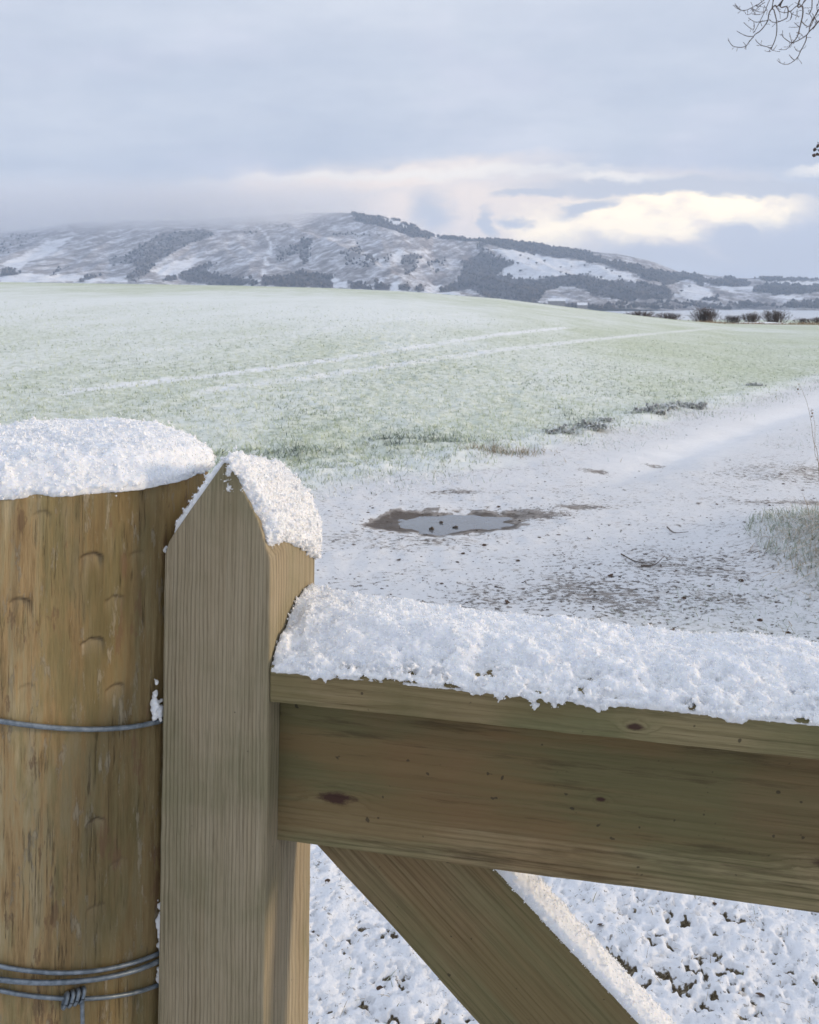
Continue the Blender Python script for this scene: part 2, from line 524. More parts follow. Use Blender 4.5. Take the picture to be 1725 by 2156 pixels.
def v2g(xv, yv, it=12):
    """a point on the ground seen at a picture position"""
    u = (xv - CX) / FV; t = (HY - yv) / FV
    Y = EYE / max(-t, 1e-3)
    lo, hi = 1.0, 140.0
    for _ in range(50):
        mid = 0.5 * (lo + hi)
        if (float(ground_z(u * mid, mid)) - EYE) / mid < t: lo = mid
        else: hi = mid
    return np.array([u * lo, lo])


# line where the crop meets the track (plan view)
EDGE = np.array([(-14, 5.6), (-4, 6.5), (-0.9, 7.35), (0.16, 8.1), (1.1, 9.0), (2.0, 10.0), (3.8, 12.6), (5.8, 15.3), (8.6, 19.4), (30, 48), (70, 95), (200, 230)], float)


def edge_dist(x, y):
    """positive on the crop side"""
    return (y - np.interp(x, EDGE[:, 0], EDGE[:, 1])) * 0.66


PC = np.array([0.30, 6.40])                    # puddle


def puddle_r(x, y):
    a = R(6)
    px_, py_ = x - PC[0], y - PC[1]
    p = (px_ * math.cos(a) + py_ * math.sin(a)) / 0.44
    q = (-px_ * math.sin(a) + py_ * math.cos(a)) / 0.26
    w_ = 0.30 * fbm(x * 3.2, y * 3.2, octv=4, seed=5) + 0.10 * fbm(x * 11, y * 11, octv=3, seed=8)
    return np.sqrt(p * p + q * q) + w_


def mound(x, y):
    d2 = ((x - 2.56) / 0.44) ** 2 + ((y - 5.1) / 1.1) ** 2
    return 0.30 * np.exp(-d2 * 1.3)


def ground_detail(x, y):
    near = sstep(70, 12, y)
    ed = edge_dist(x, y)
    trk = sstep(0.35, -0.25, ed + 0.25 * fbm(x * 1.4, y * 1.4, octv=3, seed=3))
    z = 0.012 * fbm(x * 2.1, y * 2.1, octv=4, seed=1) * near
    z = z + trk * (0.010 * fbm(x * 9, y * 9, octv=3, seed=2)) * near
    z = z + (1 - trk) * (0.035 * near * fbm(x * 5, y * 5, octv=3, seed=4) + 0.02 * sstep(0.0, 0.6, ed))
    z = z + 0.05 * np.exp(-((ed - 0.2) / 0.35) ** 2) * near * (0.6 + 0.6 * fbm(x * 2, y * 2, octv=3, seed=31))
    # wheel ruts along the lane
    for off in (1.15, 2.9):
        z = z - 0.045 * np.exp(-((ed + off + 0.12 * fbm(x * 0.8, y * 0.8, octv=3, seed=18)) / 0.26) ** 2) * sstep(7.0, 8.5, y) * near
    pr = puddle_r(x, y)
    z = z - 0.040 * sstep(1.9, 0.5, pr)
    z = z + mound(x, y) + 0.03 * sstep(0.06, 0.3, mound(x, y)) * fbm(x * 7, y * 7, octv=3, seed=9)
    return z


def field_paint(me, x, y):
    ed = edge_dist(x, y)
    wob = 0.30 * fbm(x * 1.3, y * 1.3, octv=4, seed=21)
    set_attr(me, 'crop', sstep(-0.25, 0.30, ed + wob))
    pr = puddle_r(x, y)
    mud = sstep(1.42, 1.03, pr + 0.42 * fbm(x * 9, y * 9, octv=3, seed=6))
    # muddy spur that leaves the puddle to the right, and a few scuffed places
    for cx_, cy_, rx_, ry_, am in ((0.86, 6.60, 0.28, 0.13, .95), (1.30, 6.80, 0.22, 0.08, .7), (0.33, 7.35, 0.26, 0.07, .45), (1.05, 4.75, 0.75, 0.35, .36), (1.6, 5.25, 0.5, 0.35, .32),
                                   (3.05, 6.9, 0.45, 0.10, .6), (1.7, 8.3, 0.18, 0.10, .7), (2.35, 8.75, 0.22, 0.10, .7), (-0.1, 5.9, 0.4, 0.2, .35), (0.2, 4.3, 0.9, 0.4, .25), (3.6, 8.2, 0.9, 0.5, .3)):
        g = np.exp(-(((x - cx_) / rx_) ** 2 + ((y - cy_) / ry_) ** 2))
        mud = np.maximum(mud, am * g * (0.75 + 0.6 * fbm(x * 6, y * 6, octv=3, seed=16)))
    set_attr(me, 'mud', np.clip(mud, 0, 1))
    # clean bright wheel rut
    rut = np.exp(-((ed + 1.15 + 0.12 * fbm(x * 0.8, y * 0.8, octv=3, seed=18)) / 0.40) ** 2) * sstep(7.4, 9.5, y) + 0.55 * np.exp(-((ed + 2.9) / 0.40) ** 2) * sstep(8, 10, y)
    set_attr(me, 'clean', np.clip(rut * (0.85 + 0.9 * fbm(x * 2.5, y * 1.6, octv=4, gain=0.65, seed=19)), 0, 1))
    fr = 0.33 + 0.26 * fbm(x * 0.10, y * 0.05, octv=4, seed=12) + 0.34 * np.exp(-((y - 44) / 18) ** 2) * sstep(12, -10, x)
    fr = fr + 0.35 * sstep(0.9, 0.1, ed) - 0.06 * sstep(75, 100, y)
    # tramlines: wheel marks where the snow lies unbroken
    line = np.zeros_like(x)
    for pts, am in (([(150, 826), (270, 811), (430, 796), (620, 772), (840, 739), (1010, 712), (1200, 690)], (0.35, 1.0)),
                    ([(420, 828), (650, 797), (850, 768), (1000, 746), (1150, 728), (1345, 706), (1500, 692)], (0.25, 0.8)),
                    ([(-100, 800), (300, 742), (700, 690), (1000, 660)], (0.0, 0.28))):
        g = np.array([v2g(a, c) for a, c in pts])
        o_ = np.argsort(g[:, 0])
        yy = np.interp(x, g[o_, 0], g[o_, 1])
        sl = np.gradient(g[o_, 1], g[o_, 0]); sl = np.interp(x, g[o_, 0], sl)
        dd = np.abs(y - yy) / np.sqrt(1 + sl * sl)
        inside = (x > g[:, 0].min()) & (x < g[:, 0].max())
        br = am[0] + (am[1] - am[0]) * np.clip(0.80 + 1.0 * fbm(x * 0.30, y * 0.2, octv=3, seed=44), 0, 1)
        line = np.maximum(line, inside * br * sstep(0.34, 0.12, dd))
    set_attr(me, 'tram', line)
    set_attr(me, 'frost', np.clip(fr, 0, 1))
    vg = sstep(0.04, 0.16, mound(x, y)) + np.exp(-(((x - 1.55) / 0.75) ** 2 + ((y - 3.9) / 0.55) ** 2)) * 0.55
    set_attr(me, 'verge', np.clip(vg, 0, 1))


def mat_ground():
    m, b = new_mat('snowy_ground')
    o = b.n('TexCoord').outputs['Object']
    crop, mud, clean, tram, frost, verge = (b.attr(k) for k in ('crop', 'mud', 'clean', 'tram', 'frost', 'verge'))
    n_f = b.noise(b.sc(o, (1, 1, 1)), 55, 4, 0.65)
    n_m = b.noise(b.sc(o, (1, 1, 1), (5, 2, 0)), 13, 5, 0.62)
    n_l = b.noise(b.sc(o, (1, 1, 1), (1, 9, 0)), 2.4, 4, 0.6)
    n_s = b.noise(b.sc(o, (0.8, 1.1, 1), (3, 3, 0)), 30, 6, 0.74)
    snow = b.mix(n_m, b.mix(clean, (0.66, 0.67, 0.69), (0.78, 0.795, 0.82)), b.mix(clean, (0.82, 0.83, 0.845), (0.89, 0.895, 0.905)))
    dirt = b.mix(n_f, (0.045, 0.034, 0.026), (0.125, 0.095, 0.070))
    # --- lane: specks of gravel and leaf mould through thin snow
    bare = b.m('ADD', b.m('MULTIPLY', b.m('SUBTRACT', n_l, 0.5), 0.20), b.m('SUBTRACT', b.m('MULTIPLY', mud, 0.42), b.m('MULTIPLY', clean, 0.30)))
    lev = b.m('SUBTRACT', 0.595, bare)
    k = b.ss(b.m('SUBTRACT', n_s, lev), -0.02, 0.05)
    lane = b.mix(b.m('MULTIPLY', k, 0.86), snow, dirt)
    thin = b.ss(b.m('SUBTRACT', n_m, b.m('SUBTRACT', 0.58, bare)), -0.05, 0.20, 0.0, 0.5)
    lane = b.mix(thin, lane, b.mix(n_f, (0.28, 0.23, 0.19), (0.60, 0.57, 0.54)))
    lane = b.mix(b.ss(b.m('ADD', mud, b.m('MULTIPLY', b.m('SUBTRACT', n_s, 0.5), 1.2)), 0.62, 0.95, 0.0, 0.92), lane, dirt)
    # --- verge: frosted short grass
    vg = b.mix(b.ss(n_s, 0.44, 0.66), (0.74, 0.77, 0.78), (0.26, 0.28, 0.19))
    vg = b.mix(b.ss(n_f, 0.52, 0.70, 0, 0.6), vg, (0.10, 0.085, 0.05))
    lane = b.mix(b.m('MULTIPLY', verge, 0.8), lane, vg)
    # --- crop: young cereal under a dusting
    big = b.noise(b.sc(o, (0.55, 0.22, 1)), 1.0, 5, 0.6)
    cn = b.noise(b.sc(o, (9, 7, 1)), 1.0, 5, 0.72)
    grn = b.ramp(cn, [(0.30, (0.165, 0.200, 0.110)), (0.46, (0.38, 0.44, 0.25)), (0.58, (0.55, 0.61, 0.38)), (0.75, (0.74, 0.78, 0.60))])
    fr = b.m('ADD', frost, b.m('MULTIPLY', b.m('SUBTRACT', big, 0.5), 0.55))
    fr = b.m('ADD', fr, b.m('MULTIPLY', b.m('SUBTRACT', cn, 0.5), 0.9))
    cr = b.mix(b.ss(fr, 0.12, 0.72, 0.28, 0.96), grn, (0.82, 0.85, 0.83))
    cr = b.mix(b.m('MULTIPLY', tram, b.ss(cn, 0.32, 0.55, 0.55, 0.95)), cr, (0.90, 0.91, 0.92))
    col = b.mix(crop, lane, cr)
    h = b.m('ADD', b.m('MULTIPLY', n_s, 0.9), b.m('ADD', b.m('MULTIPLY', n_m, 0.6), b.m('MULTIPLY', k, -0.5)))
    wet = b.m('SUBTRACT', 0.82, b.m('MULTIPLY', b.m('MULTIPLY', mud, k), 0.35))
    finish(b, col, wet, h, 0.55, 0.018, 0.2)
    return m


GROUND = mat_ground()
ds = 0.030
A_ = 0.5
smin, smax = math.asinh(-2600 / A_), math.asinh(2600 / A_)
xs = A_ * np.sinh(np.arange(smin, smax, ds))
ys = np.concatenate([np.linspace(-30, 0, 6), np.linspace(0.4, 1.6, 20), 1.6 * np.exp(np.arange(1, 470) * 0.0064), np.geomspace(32.5, 130, 120), np.geomspace(133, 2600, 70)])
gx, gy = np.meshgrid(xs, ys)
gz = ground_z(gx, gy) + ground_detail(gx, gy)
gv = np.stack([gx, gy, gz], -1).reshape(-1, 3)
gme = mesh_np('ground', gv, quads=grid_quads(len(ys), len(xs)))
field_paint(gme, gx.ravel(), gy.ravel())
ground = obj('ground', gme, GROUND, kind='structure')

# --- the thicker snow on the grass just behind the gate, with hollows down to the turf


def turf_height(x, y):
    c = fbm(x * 13, y * 13, octv=3, seed=61) * 0.5 + fbm(x * 42, y * 42, octv=3, seed=62) * 0.45
    hole = sstep(0.26, 0.52, 0.35 * fbm(x * 3, y * 3, octv=2, seed=69) + 0.60 * fbm(x * 14, y * 14, octv=3, seed=64) + 0.75 * fbm(x * 60, y * 60, octv=3, seed=65))
    pil = np.abs(fbm(x * 34, y * 34, octv=3, seed=63))
    return 0.016 + 0.0085 * c - 0.008 * np.exp(-(pil / 0.07) ** 2) * 0.8 - 0.014 * hole + 0.0035 * fbm(x * 120, y * 120, octv=3, seed=67), hole


tx = np.arange(-0.75, 2.0, 0.0070); ty = np.arange(1.62, 3.75, 0.0074)
tgx, tgy = np.meshgrid(tx, ty)
th, thole = turf_height(tgx, tgy)
fade = sstep(3.75, 3.25, tgy)
tz = ground_z(tgx, tgy) + ground_detail(tgx, tgy) + 0.012 * fade + th * fade - 0.03 * (1 - fade)
tme = mesh_np('snow_cover', np.stack([tgx, tgy, tz], -1).reshape(-1, 3), quads=grid_quads(len(ty), len(tx)))
set_attr(tme, 'hole', thole)


def mat_turf():
    m, b = new_mat('snow_over_turf')
    o = b.n('TexCoord').outputs['Object']
    hole = b.attr('hole')
    n = b.noise(o, 160, 4, 0.65)
    n2 = b.noise(o, 45, 4, 0.65)
    n3 = b.noise(b.sc(o, (1, 1, 1), (4, 4, 0)), 70, 3, 0.6)
    snow = b.mix(n2, (0.78, 0.81, 0.865), (0.87, 0.885, 0.91))
    turf = b.ramp(n, [(0.3, (0.040, 0.030, 0.020)), (0.5, (0.105, 0.082, 0.050)), (0.62, (0.20, 0.165, 0.105)), (0.8, (0.42, 0.37, 0.28))])
    k = b.ss(b.m('ADD', hole, b.m('MULTIPLY', b.m('SUBTRACT', n3, 0.5), 1.3)), 0.52, 0.76)
    k2 = b.ss(b.noise(b.sc(o, (1, 1, 1), (2, 8, 0)), 60, 4, 0.7), 0.60, 0.66, 0.0, 0.75)
    finish(b, b.mix(b.m('MAXIMUM', k, k2), snow, turf), 0.7, b.m('ADD', n, n2), 0.5, 0.006, 0.2)
    return m


obj('snow_cover', tme, mat_turf(), kind='structure')

# --- puddle water
wm, b = new_mat('puddle_water')
o = b.n('TexCoord').outputs['Object']
finish(b, b.mix(b.noise(o, 6, 3, 0.5), (0.11, 0.115, 0.125), (0.19, 0.20, 0.215)), 0.06, b.noise(o, 30, 2, 0.5), 0.02, 0.002, 0.9)
th_ = np.linspace(0, 2 * np.pi, 48, endpoint=False)
zw = float(np.median(ground_z(PC[0], PC[1]) + 0)) - 0.030
pv = [(PC[0], PC[1], zw)] + [(PC[0] + 0.75 * math.cos(t), PC[1] + 0.42 * math.sin(t), zw) for t in th_]
pf = [(0, i + 1, (i + 1) % 48 + 1) for i in range(48)]
obj('puddle', mesh_np('puddle', pv, tris=pf), wm, kind='structure')

# --- loch, pale with thin ice
lm, b = new_mat('loch_ice')
o = b.n('TexCoord').outputs['Object']
finish(b, b.mix(b.noise(b.sc(o, (0.004, 0.02, 1)), 1.0, 4, 0.6), (0.50, 0.52, 0.56), (0.78, 0.79, 0.81)), 0.35, None, spec=0.4)
obj('loch', mesh_np('loch', [(-3000, 640, -10.75), (3000, 640, -10.75), (3000, 2100, -10.75), (-3000, 2100, -10.75)], quads=[(0, 1, 2, 3)]), lm, kind='structure')

# ------------------------------------------------------------------ the hills beyond the loch
SKY_X = np.array([-900, -400, -100, 0, 60, 150, 250, 400, 560, 700, 742, 780, 830, 880, 915, 1000, 1080, 1150, 1230, 1300, 1370, 1430, 1500, 1560, 1640, 1725, 2000, 2600], float)
SKY_Y = np.array([500, 492, 490, 489, 484, 466, 459, 457, 452, 447, 449, 456, 463, 478, 499, 504, 509, 517, 526, 531, 546, 570, 578, 585, 584, 589, 600, 606], float)


def hill_base_y(xv):
    return np.interp(xv, [-900, 0, 600, 1100, 1400, 1725, 2600], [612, 612, 622, 648, 656, 656, 656])


NU, NV = 620, 200
ux = np.linspace(-900, 2600, NU); vv = np.linspace(0, 1, NV)
hx, hv = np.meshgrid(ux, vv)
yb, yt = hill_base_y(hx), np.interp(hx, SKY_X, SKY_Y)
# steep lower face, shoulder, gentler top
prof = 0.55 * hv + 0.45 * sstep(0, 1, hv) + 0.03 * np.sin(hv * 9 + hx * 0.006)
hrow = yb + (yt - yb) * np.clip(prof, 0, 1)
depth = 1650 + (1500 + 500 * sstep(900, 200, hx)) * hv ** 1.15 + 120 * fbm(hx * 0.004, hv * 2, octv=3, seed=70)
hX = (hx - CX) / FV * depth
hZ = EYE - (hrow - HY) / FV * depth
mask = np.sin(np.pi * np.clip(hv, 0, 1)) ** 0.8
amp = np.clip((yb - yt) / 140, 0.12, 1)
# spurs and gullies that lean down to the left, finer rills
sp = hX * 0.0036 + hv * 2.2
ridge = 1 - np.abs(fbm(sp, hv * 0.9, octv=4, seed=71)) * 2.2
rill = fbm(hX * 0.016 + hv * 5, hv * 3.0, octv=4, seed=72)
hZ = hZ + mask * amp * (20 * (ridge - 0.6) + 9 * rill + 6 * fbm(hX * 0.05 + hv * 3, hv * 12, octv=3, seed=74))
hvv = np.stack([hX, depth, hZ], -1).reshape(-1, 3)
# a skirt behind the skyline
back = np.stack([hX[-1] * 1.25, depth[-1] * 1.25, hZ[-1] - 90], -1)
hvv = np.concatenate([hvv, back])
hq = np.concatenate([grid_quads(NV, NU), grid_quads(2, NU) + (NV - 1) * NU])
hme = mesh_np('hills', hvv, quads=hq)
# where each point of the hillside appears on the picture, for laying out woods and pastures
hpx = CX + FV * hvv[:, 0] / hvv[:, 1]
hpy = HY - FV * (hvv[:, 2] - EYE) / hvv[:, 1]


def inside(poly, x, y):
    poly = np.asarray(poly, float)
    c = np.zeros(x.shape, bool)
    j = len(poly) - 1
    for i in range(len(poly)):
        xi, yi = poly[i]; xj, yj = poly[j]
        cr = ((yi > y) != (yj > y)) & (x < (xj - xi) * (y - yi) / (yj - yi + 1e-9) + xi)
        c ^= cr
        j = i
    return c


zA = lambda p: [(x * .3676, 387.6 + y * .3676) for x, y in p]
zB = lambda p: [(493.3 + x * .3676, 387.6 + y * .3676) for x, y in p]
zC = lambda p: [(1057 + x * .3873, 458 + y * .3873) for x, y in p]
WOODS = [  # outline, density of trees
    (zA([(800, 350), (900, 300), (1050, 268), (1205, 258), (1215, 300), (1060, 352), (985, 400), (905, 432), (850, 500), (800, 560), (740, 566), (718, 535), (780, 474), (740, 452), (640, 470), (618, 442), (760, 390)]), .55),
    (zA([(1010, 525), (1100, 478), (1232, 452), (1180, 512), (1330, 535), (1450, 545), (1480, 580), (1200, 580), (1060, 560)]), .85),
    (zA([(1545, 540), (1730, 500), (1900, 520), (1900, 600), (1560, 590)]), .75),
    (zA([(0, 495), (80, 485), (112, 512), (0, 530)]), .7), (zA([(285, 520), (350, 476), (385, 480), (300, 525)]), .7), (zA([(432, 558), (540, 516), (575, 524), (470, 560)]), .7),
    (zA([(0, 330), (110, 262), (215, 298), (100, 372), (0, 420)]), .22), (zA([(360, 290), (400, 232), (445, 240), (400, 270)]), .3), (zA([(1380, 270), (1420, 255), (1470, 290), (1400, 300)]), .35),
    (zA([(1475, 222), (1680, 226), (1680, 245), (1475, 243)]), .5), (zA([(930, 545), (1000, 530), (1010, 552), (930, 555)]), .8), (zA([(1560, 375), (1720, 340), (1760, 400), (1640, 420), (1600, 480)]), .42),
    (zB([(672, 158), (900, 186), (965, 205), (1050, 250), (1168, 303), (1100, 314), (1000, 302), (940, 276), (830, 242), (695, 212)]), 1.5),
    (zB([(1165, 300), (1290, 310), (1430, 316), (1580, 325), (1730, 336), (1730, 395), (1640, 372), (1540, 360), (1430, 345), (1400, 330), (1170, 312)]), 1.5),
    (zB([(370, 320), (440, 315), (440, 400), (400, 470), (370, 400)]), .55), (zB([(228, 376), (350, 376), (350, 392), (235, 390)]), .5),
    (zB([(600, 400), (700, 350), (730, 400), (820, 430), (800, 490), (700, 470), (640, 480)]), .35), (zB([(960, 400), (1060, 405), (1050, 470), (990, 530), (960, 470)]), .55), (zB([(840, 390), (900, 380), (890, 450), (850, 460)]), .35),
    (zB([(560, 285), (740, 280), (850, 290), (850, 305), (560, 298)]), .35), (zB([(1380, 330), (1430, 345), (1440, 400), (1400, 420)]), .6),
    (zB([(1300, 440), (1450, 388), (1600, 450), (1500, 520), (1730, 556), (1730, 690), (1430, 650), (1350, 605), (1160, 622), (1300, 540)]), .75),
    (zB([(1090, 440), (1200, 425), (1190, 480), (1130, 520)]), .3),
    (zB([(650, 545), (720, 560), (800, 605), (660, 605)]), .75), (zB([(790, 560), (895, 580), (895, 605), (800, 605)]), .7), (zB([(942, 575), (1000, 570), (1002, 612), (945, 612)]), .85), (zB([(0, 540), (60, 540), (60, 580), (0, 580)]), .8), (zB([(160, 535), (205, 535), (210, 585), (165, 585)]), .9), (zB([(210, 560), (390, 530), (395, 590), (220, 590)]), .75), (zB([(1040, 600), (1080, 585), (1085, 620), (1045, 620)]), .8),
    (zC([(0, 128), (60, 123), (220, 138), (345, 148), (455, 168), (490, 205), (545, 235), (645, 240), (765, 270), (905, 298), (1050, 308), (1120, 338), (1240, 330), (1352, 360), (1340, 375), (1180, 372), (1090, 350), (1080, 375), (1020, 330), (905, 365), (780, 335), (700, 302), (545, 252), (335, 222), (200, 202), (0, 166)]), 1.4),
    (zC([(200, 330), (450, 308), (600, 350), (720, 345), (905, 380), (930, 420), (850, 445), (650, 452), (490, 425), (430, 385), (330, 372), (240, 398), (200, 445), (160, 440)]), .7),
    (zC([(-20, 230), (60, 235), (60, 265), (-20, 270)]), .6), (zC([(0, 345), (200, 335), (200, 400), (100, 395), (0, 400)]), .5),
    (zC([(1352, 322), (1460, 325), (1640, 322), (1760, 345), (1660, 345), (1440, 345)]), 1.3), (zC([(1385, 370), (1470, 358), (1760, 375), (1760, 405), (1620, 415), (1500, 425), (1360, 398)]), 1.1),
    (zC([(560, 478), (900, 462), (1250, 470), (1400, 478), (1760, 462), (1760, 500), (560, 500)]), .40), (zC([(1290, 465), (1400, 470), (1400, 490), (1290, 490)]), .9), (zC([(1560, 462), (1760, 455), (1760, 490), (1560, 490)]), .8),
    (zC([(740, 405), (800, 400), (810, 440), (750, 440)]), .9), (zC([(860, 420), (930, 418), (930, 445), (860, 445)]), .9), (zC([(1085, 440), (1170, 430), (1180, 450), (1090, 455)]), .9), (zC([(-400, 480), (600, 488), (600, 515), (-400, 515)]), .5),
]
WHITES = [zA([(0, 525), (90, 505), (270, 520), (420, 515), (560, 540), (720, 540), (800, 545), (860, 560), (0, 565)]), zA([(860, 500), (1000, 440), (1180, 420), (1090, 480), (980, 530)]), zA([(0, 460), (140, 400), (260, 330), (420, 300), (300, 400), (180, 440), (110, 490)]),
          zB([(398, 560), (440, 530), (560, 530), (640, 560), (655, 595), (400, 592)]), zB([(720, 565), (800, 590), (805, 606), (760, 604)]), zB([(900, 562), (952, 560), (945, 615), (900, 612)]), zB([(1000, 605), (1060, 600), (1190, 572), (1150, 622), (1000, 620)]), zB([(1160, 622), (1260, 612), (1350, 642), (1160, 632)]),
          zB([(1518, 668), (1530, 630), (1610, 610), (1665, 626), (1712, 672)]), zC([(985, 362), (1060, 365), (1150, 402), (1150, 440), (1030, 455), (900, 415), (980, 410)]), zC([(1020, 328), (1110, 345), (1130, 372), (1370, 375), (1370, 398), (1230, 400), (1120, 372)]), zC([(1450, 348), (1760, 350), (1760, 372), (1500, 360)]), zC([(1450, 432), (1540, 416), (1640, 440), (1620, 450)]), zC([(815, 418), (930, 410), (930, 424), (820, 428)]),
          zB([(895, 400), (960, 375), (1000, 395), (960, 440), (910, 440)]), zB([(740, 410), (810, 400), (800, 440), (750, 440)]), zB([(1460, 375), (1620, 375), (1730, 400), (1730, 430), (1600, 420)]), zB([(1540, 480), (1730, 440), (1730, 545), (1560, 545)]), zC([(0, 180), (200, 205), (500, 250), (700, 310), (720, 340), (600, 345), (450, 305), (200, 325), (0, 330)]),
          zB([(850, 205), (880, 195), (950, 215), (1005, 255), (960, 250)])]
PATH = [(1465, 235), (1525, 290), (1555, 350), (1530, 400), (1515, 460), (1500, 525)]
PATH2 = [(1550, 355), (1545, 420), (1530, 470), (1515, 520)]
wob1 = 5 * fbm(hpx * 0.10, hpy * 0.14, octv=4, seed=80)
wob2 = 4 * fbm(hpx * 0.10 + 40, hpy * 0.14, octv=4, seed=81)
qx, qy = hpx + wob1, hpy + wob2
wood = np.zeros(len(hpx)); white = np.zeros(len(hpx))
for poly, dens in WOODS:
    wood = np.maximum(wood, inside(poly, qx, qy) * dens)
gap = inside(WHITES[-1], qx, qy)
for poly in WHITES:
    white = np.maximum(white, inside(poly, qx, qy) * 1.0)
wood = np.where(gap, 0, wood)
pth = np.zeros(len(hpx))
for P, wd in ((PATH, 2.6), (PATH2, 2.0)):
    P = np.array(zA(P))
    for a, c in zip(P[:-1], P[1:]):
        t = np.clip(((hpx - a[0]) * (c[0] - a[0]) + (hpy - a[1]) * (c[1] - a[1])) / ((c - a) ** 2).sum(), 0, 1)
        dd = np.hypot(hpx + 0.25 * wob1 - a[0] - t * (c[0] - a[0]), hpy - a[1] - t * (c[1] - a[1]))
        pth = np.maximum(pth, sstep(wd, wd * 0.4, dd))
set_attr(hme, 'wood', np.clip(wood, 0, 1))
set_attr(hme, 'pasture', np.clip(np.maximum(white * (1 - np.clip(wood, 0, 1)), pth), 0, 1))


def mat_hill():
    m, b = new_mat('snowy_hillside')
    o = b.n('TexCoord').outputs['Object']
    n1 = b.noise(b.sc(o, (0.018, 0.010, 0.034)), 1.0, 8, 0.72, 0.0)
    x, y, z = b.xyz(o)
    diag = b.vec(b.m('ADD', b.m('MULTIPLY', x, 0.020), b.m('MULTIPLY', z, -0.030)), b.m('MULTIPLY', y, 0.004), b.m('MULTIPLY', b.m('ADD', b.m('MULTIPLY', x, 0.6), z), 0.006))
    n2 = b.noise(diag, 1.6, 8, 0.70, 0.0)
    n3 = b.noise(b.sc(o, (0.07, 0.04, 0.14)), 1.0, 7, 0.75)
    heath = b.mix(n3, (0.165, 0.145, 0.140), (0.36, 0.320, 0.305))
    snow = b.mix(n3, (0.70, 0.70, 0.74), (0.88, 0.89, 0.92))
    k = b.ss(b.m('ADD', b.m('MULTIPLY', n1, 0.55), b.m('ADD', b.m('MULTIPLY', n2, 0.40), b.m('MULTIPLY', n3, 0.18))), 0.50, 0.70)
    dk = b.ss(b.m('ADD', b.m('MULTIPLY', n2, 0.6), b.m('MULTIPLY', n3, 0.4)), 0.50, 0.40, 0.0, 0.55)
    col = b.mix(k, heath, snow)
    col = b.mix(dk, col, (0.10, 0.085, 0.090))
    past, wood = b.attr('pasture'), b.attr('wood')
    col = b.mix(b.m('MULTIPLY', past, b.ss(b.m('ADD', b.m('MULTIPLY', n1, 0.5), b.m('MULTIPLY', n3, 0.5)), 0.36, 0.52, 0.35, 0.88)), col, (0.88, 0.89, 0.92))
    col = b.mix(b.ss(b.m('ADD', wood, b.m('MULTIPLY', b.m('SUBTRACT', n3, 0.5), 0.9)), 0.25, 0.70, 0.0, 0.9), col, (0.075, 0.065, 0.070))
    finish(b, col, 0.9, n3, 0.5, 6.0, 0.1)
    return m


obj('hills', hme, mat_hill(), kind='structure')

# trees of the far woods: small crowns set on the slope
ncand = 120000
fi = rng.integers(0, (NV - 1) * NU, ncand)
row, colm = fi // NU, np.minimum(fi % NU, NU - 2)
fr_, fc_ = rng.random(ncand), rng.random(ncand)
P3 = hvv[: NV * NU].reshape(NV, NU, 3)
pt = (P3[row, colm] * ((1 - fr_) * (1 - fc_))[:, None] + P3[row + 1, colm] * (fr_ * (1 - fc_))[:, None] + P3[row, colm + 1] * ((1 - fr_) * fc_)[:, None] + P3[row + 1, colm + 1] * (fr_ * fc_)[:, None])
wv_ = (wood * np.concatenate([np.clip(0.75 + 0.9 * fbm(hpx * 0.22, hpy * 0.35, octv=3, seed=83), 0.05, 1.25)]))[: NV * NU].reshape(NV, NU)[row, colm]
ppx = CX + FV * pt[:, 0] / pt[:, 1]
keep = (rng.random(ncand) < wv_ * 0.85) & (ppx > -250) & (ppx < 2000)
pt = pt[keep]; n = len(pt)
hgt = 3.0 + 6.5 * rng.random(n) ** 1.6 * np.where(wv_[keep] > 1.2, 1.35, 1.0)
wid = hgt * rng.uniform(0.30, 0.55, n)
th6 = np.linspace(0, 2 * np.pi, 5, endpoint=False)
tv = np.zeros((n, 11, 3))
for j, t in enumerate(th6):
    jr = rng.uniform(0.6, 1.15, n)
    tv[:, j] = pt + np.stack([wid * 0.8 * jr * math.cos(t), wid * 0.8 * jr * math.sin(t), hgt * 0.12], -1)
    jr = rng.uniform(0.7, 1.3, n)
    tv[:, 5 + j] = pt + np.stack([wid * jr * math.cos(t + .5), wid * jr * math.sin(t + .5), hgt * rng.uniform(0.45, 0.65, n)], -1)
tv[:, 10] = pt + np.stack([wid * 0.1 * rng.uniform(-1, 1, n), wid * 0, hgt], -1)
tf = []
for j in range(5):
    k = (j + 1) % 5
    tf += [(j, k, 5 + j), (k, 5 + k, 5 + j), (5 + j, 5 + k, 10)]
tf = (np.array(tf)[None] + 11 * np.arange(n)[:, None, None]).reshape(-1, 3)
FARTREE = mat_simple('far_tree', (0.026, 0.027, 0.028), (0.140, 0.122, 0.116), 0.035, 0.9, 0.0)
obj('hillside_wood', mesh_np('hillside_wood', tv.reshape(-1, 3), tris=tf, smooth=False), FARTREE, kind='stuff', label='dark leafless and conifer woods on the far snowy hillside', cat='wood')


def crown_tree(seed, h, wdt):
    r = np.random.default_rng(seed)
    n_ = 26
    th = r.uniform(0, 2 * np.pi, n_); ph = r.uniform(-0.5, 1, n_); rr = r.uniform(0.2, 0.8, n_)
    cen = np.stack([wdt * rr * np.cos(th), wdt * rr * np.sin(th), h * (0.6 + 0.28 * ph)], -1)
    return cen, h * r.uniform(0.08, 0.17, n_)


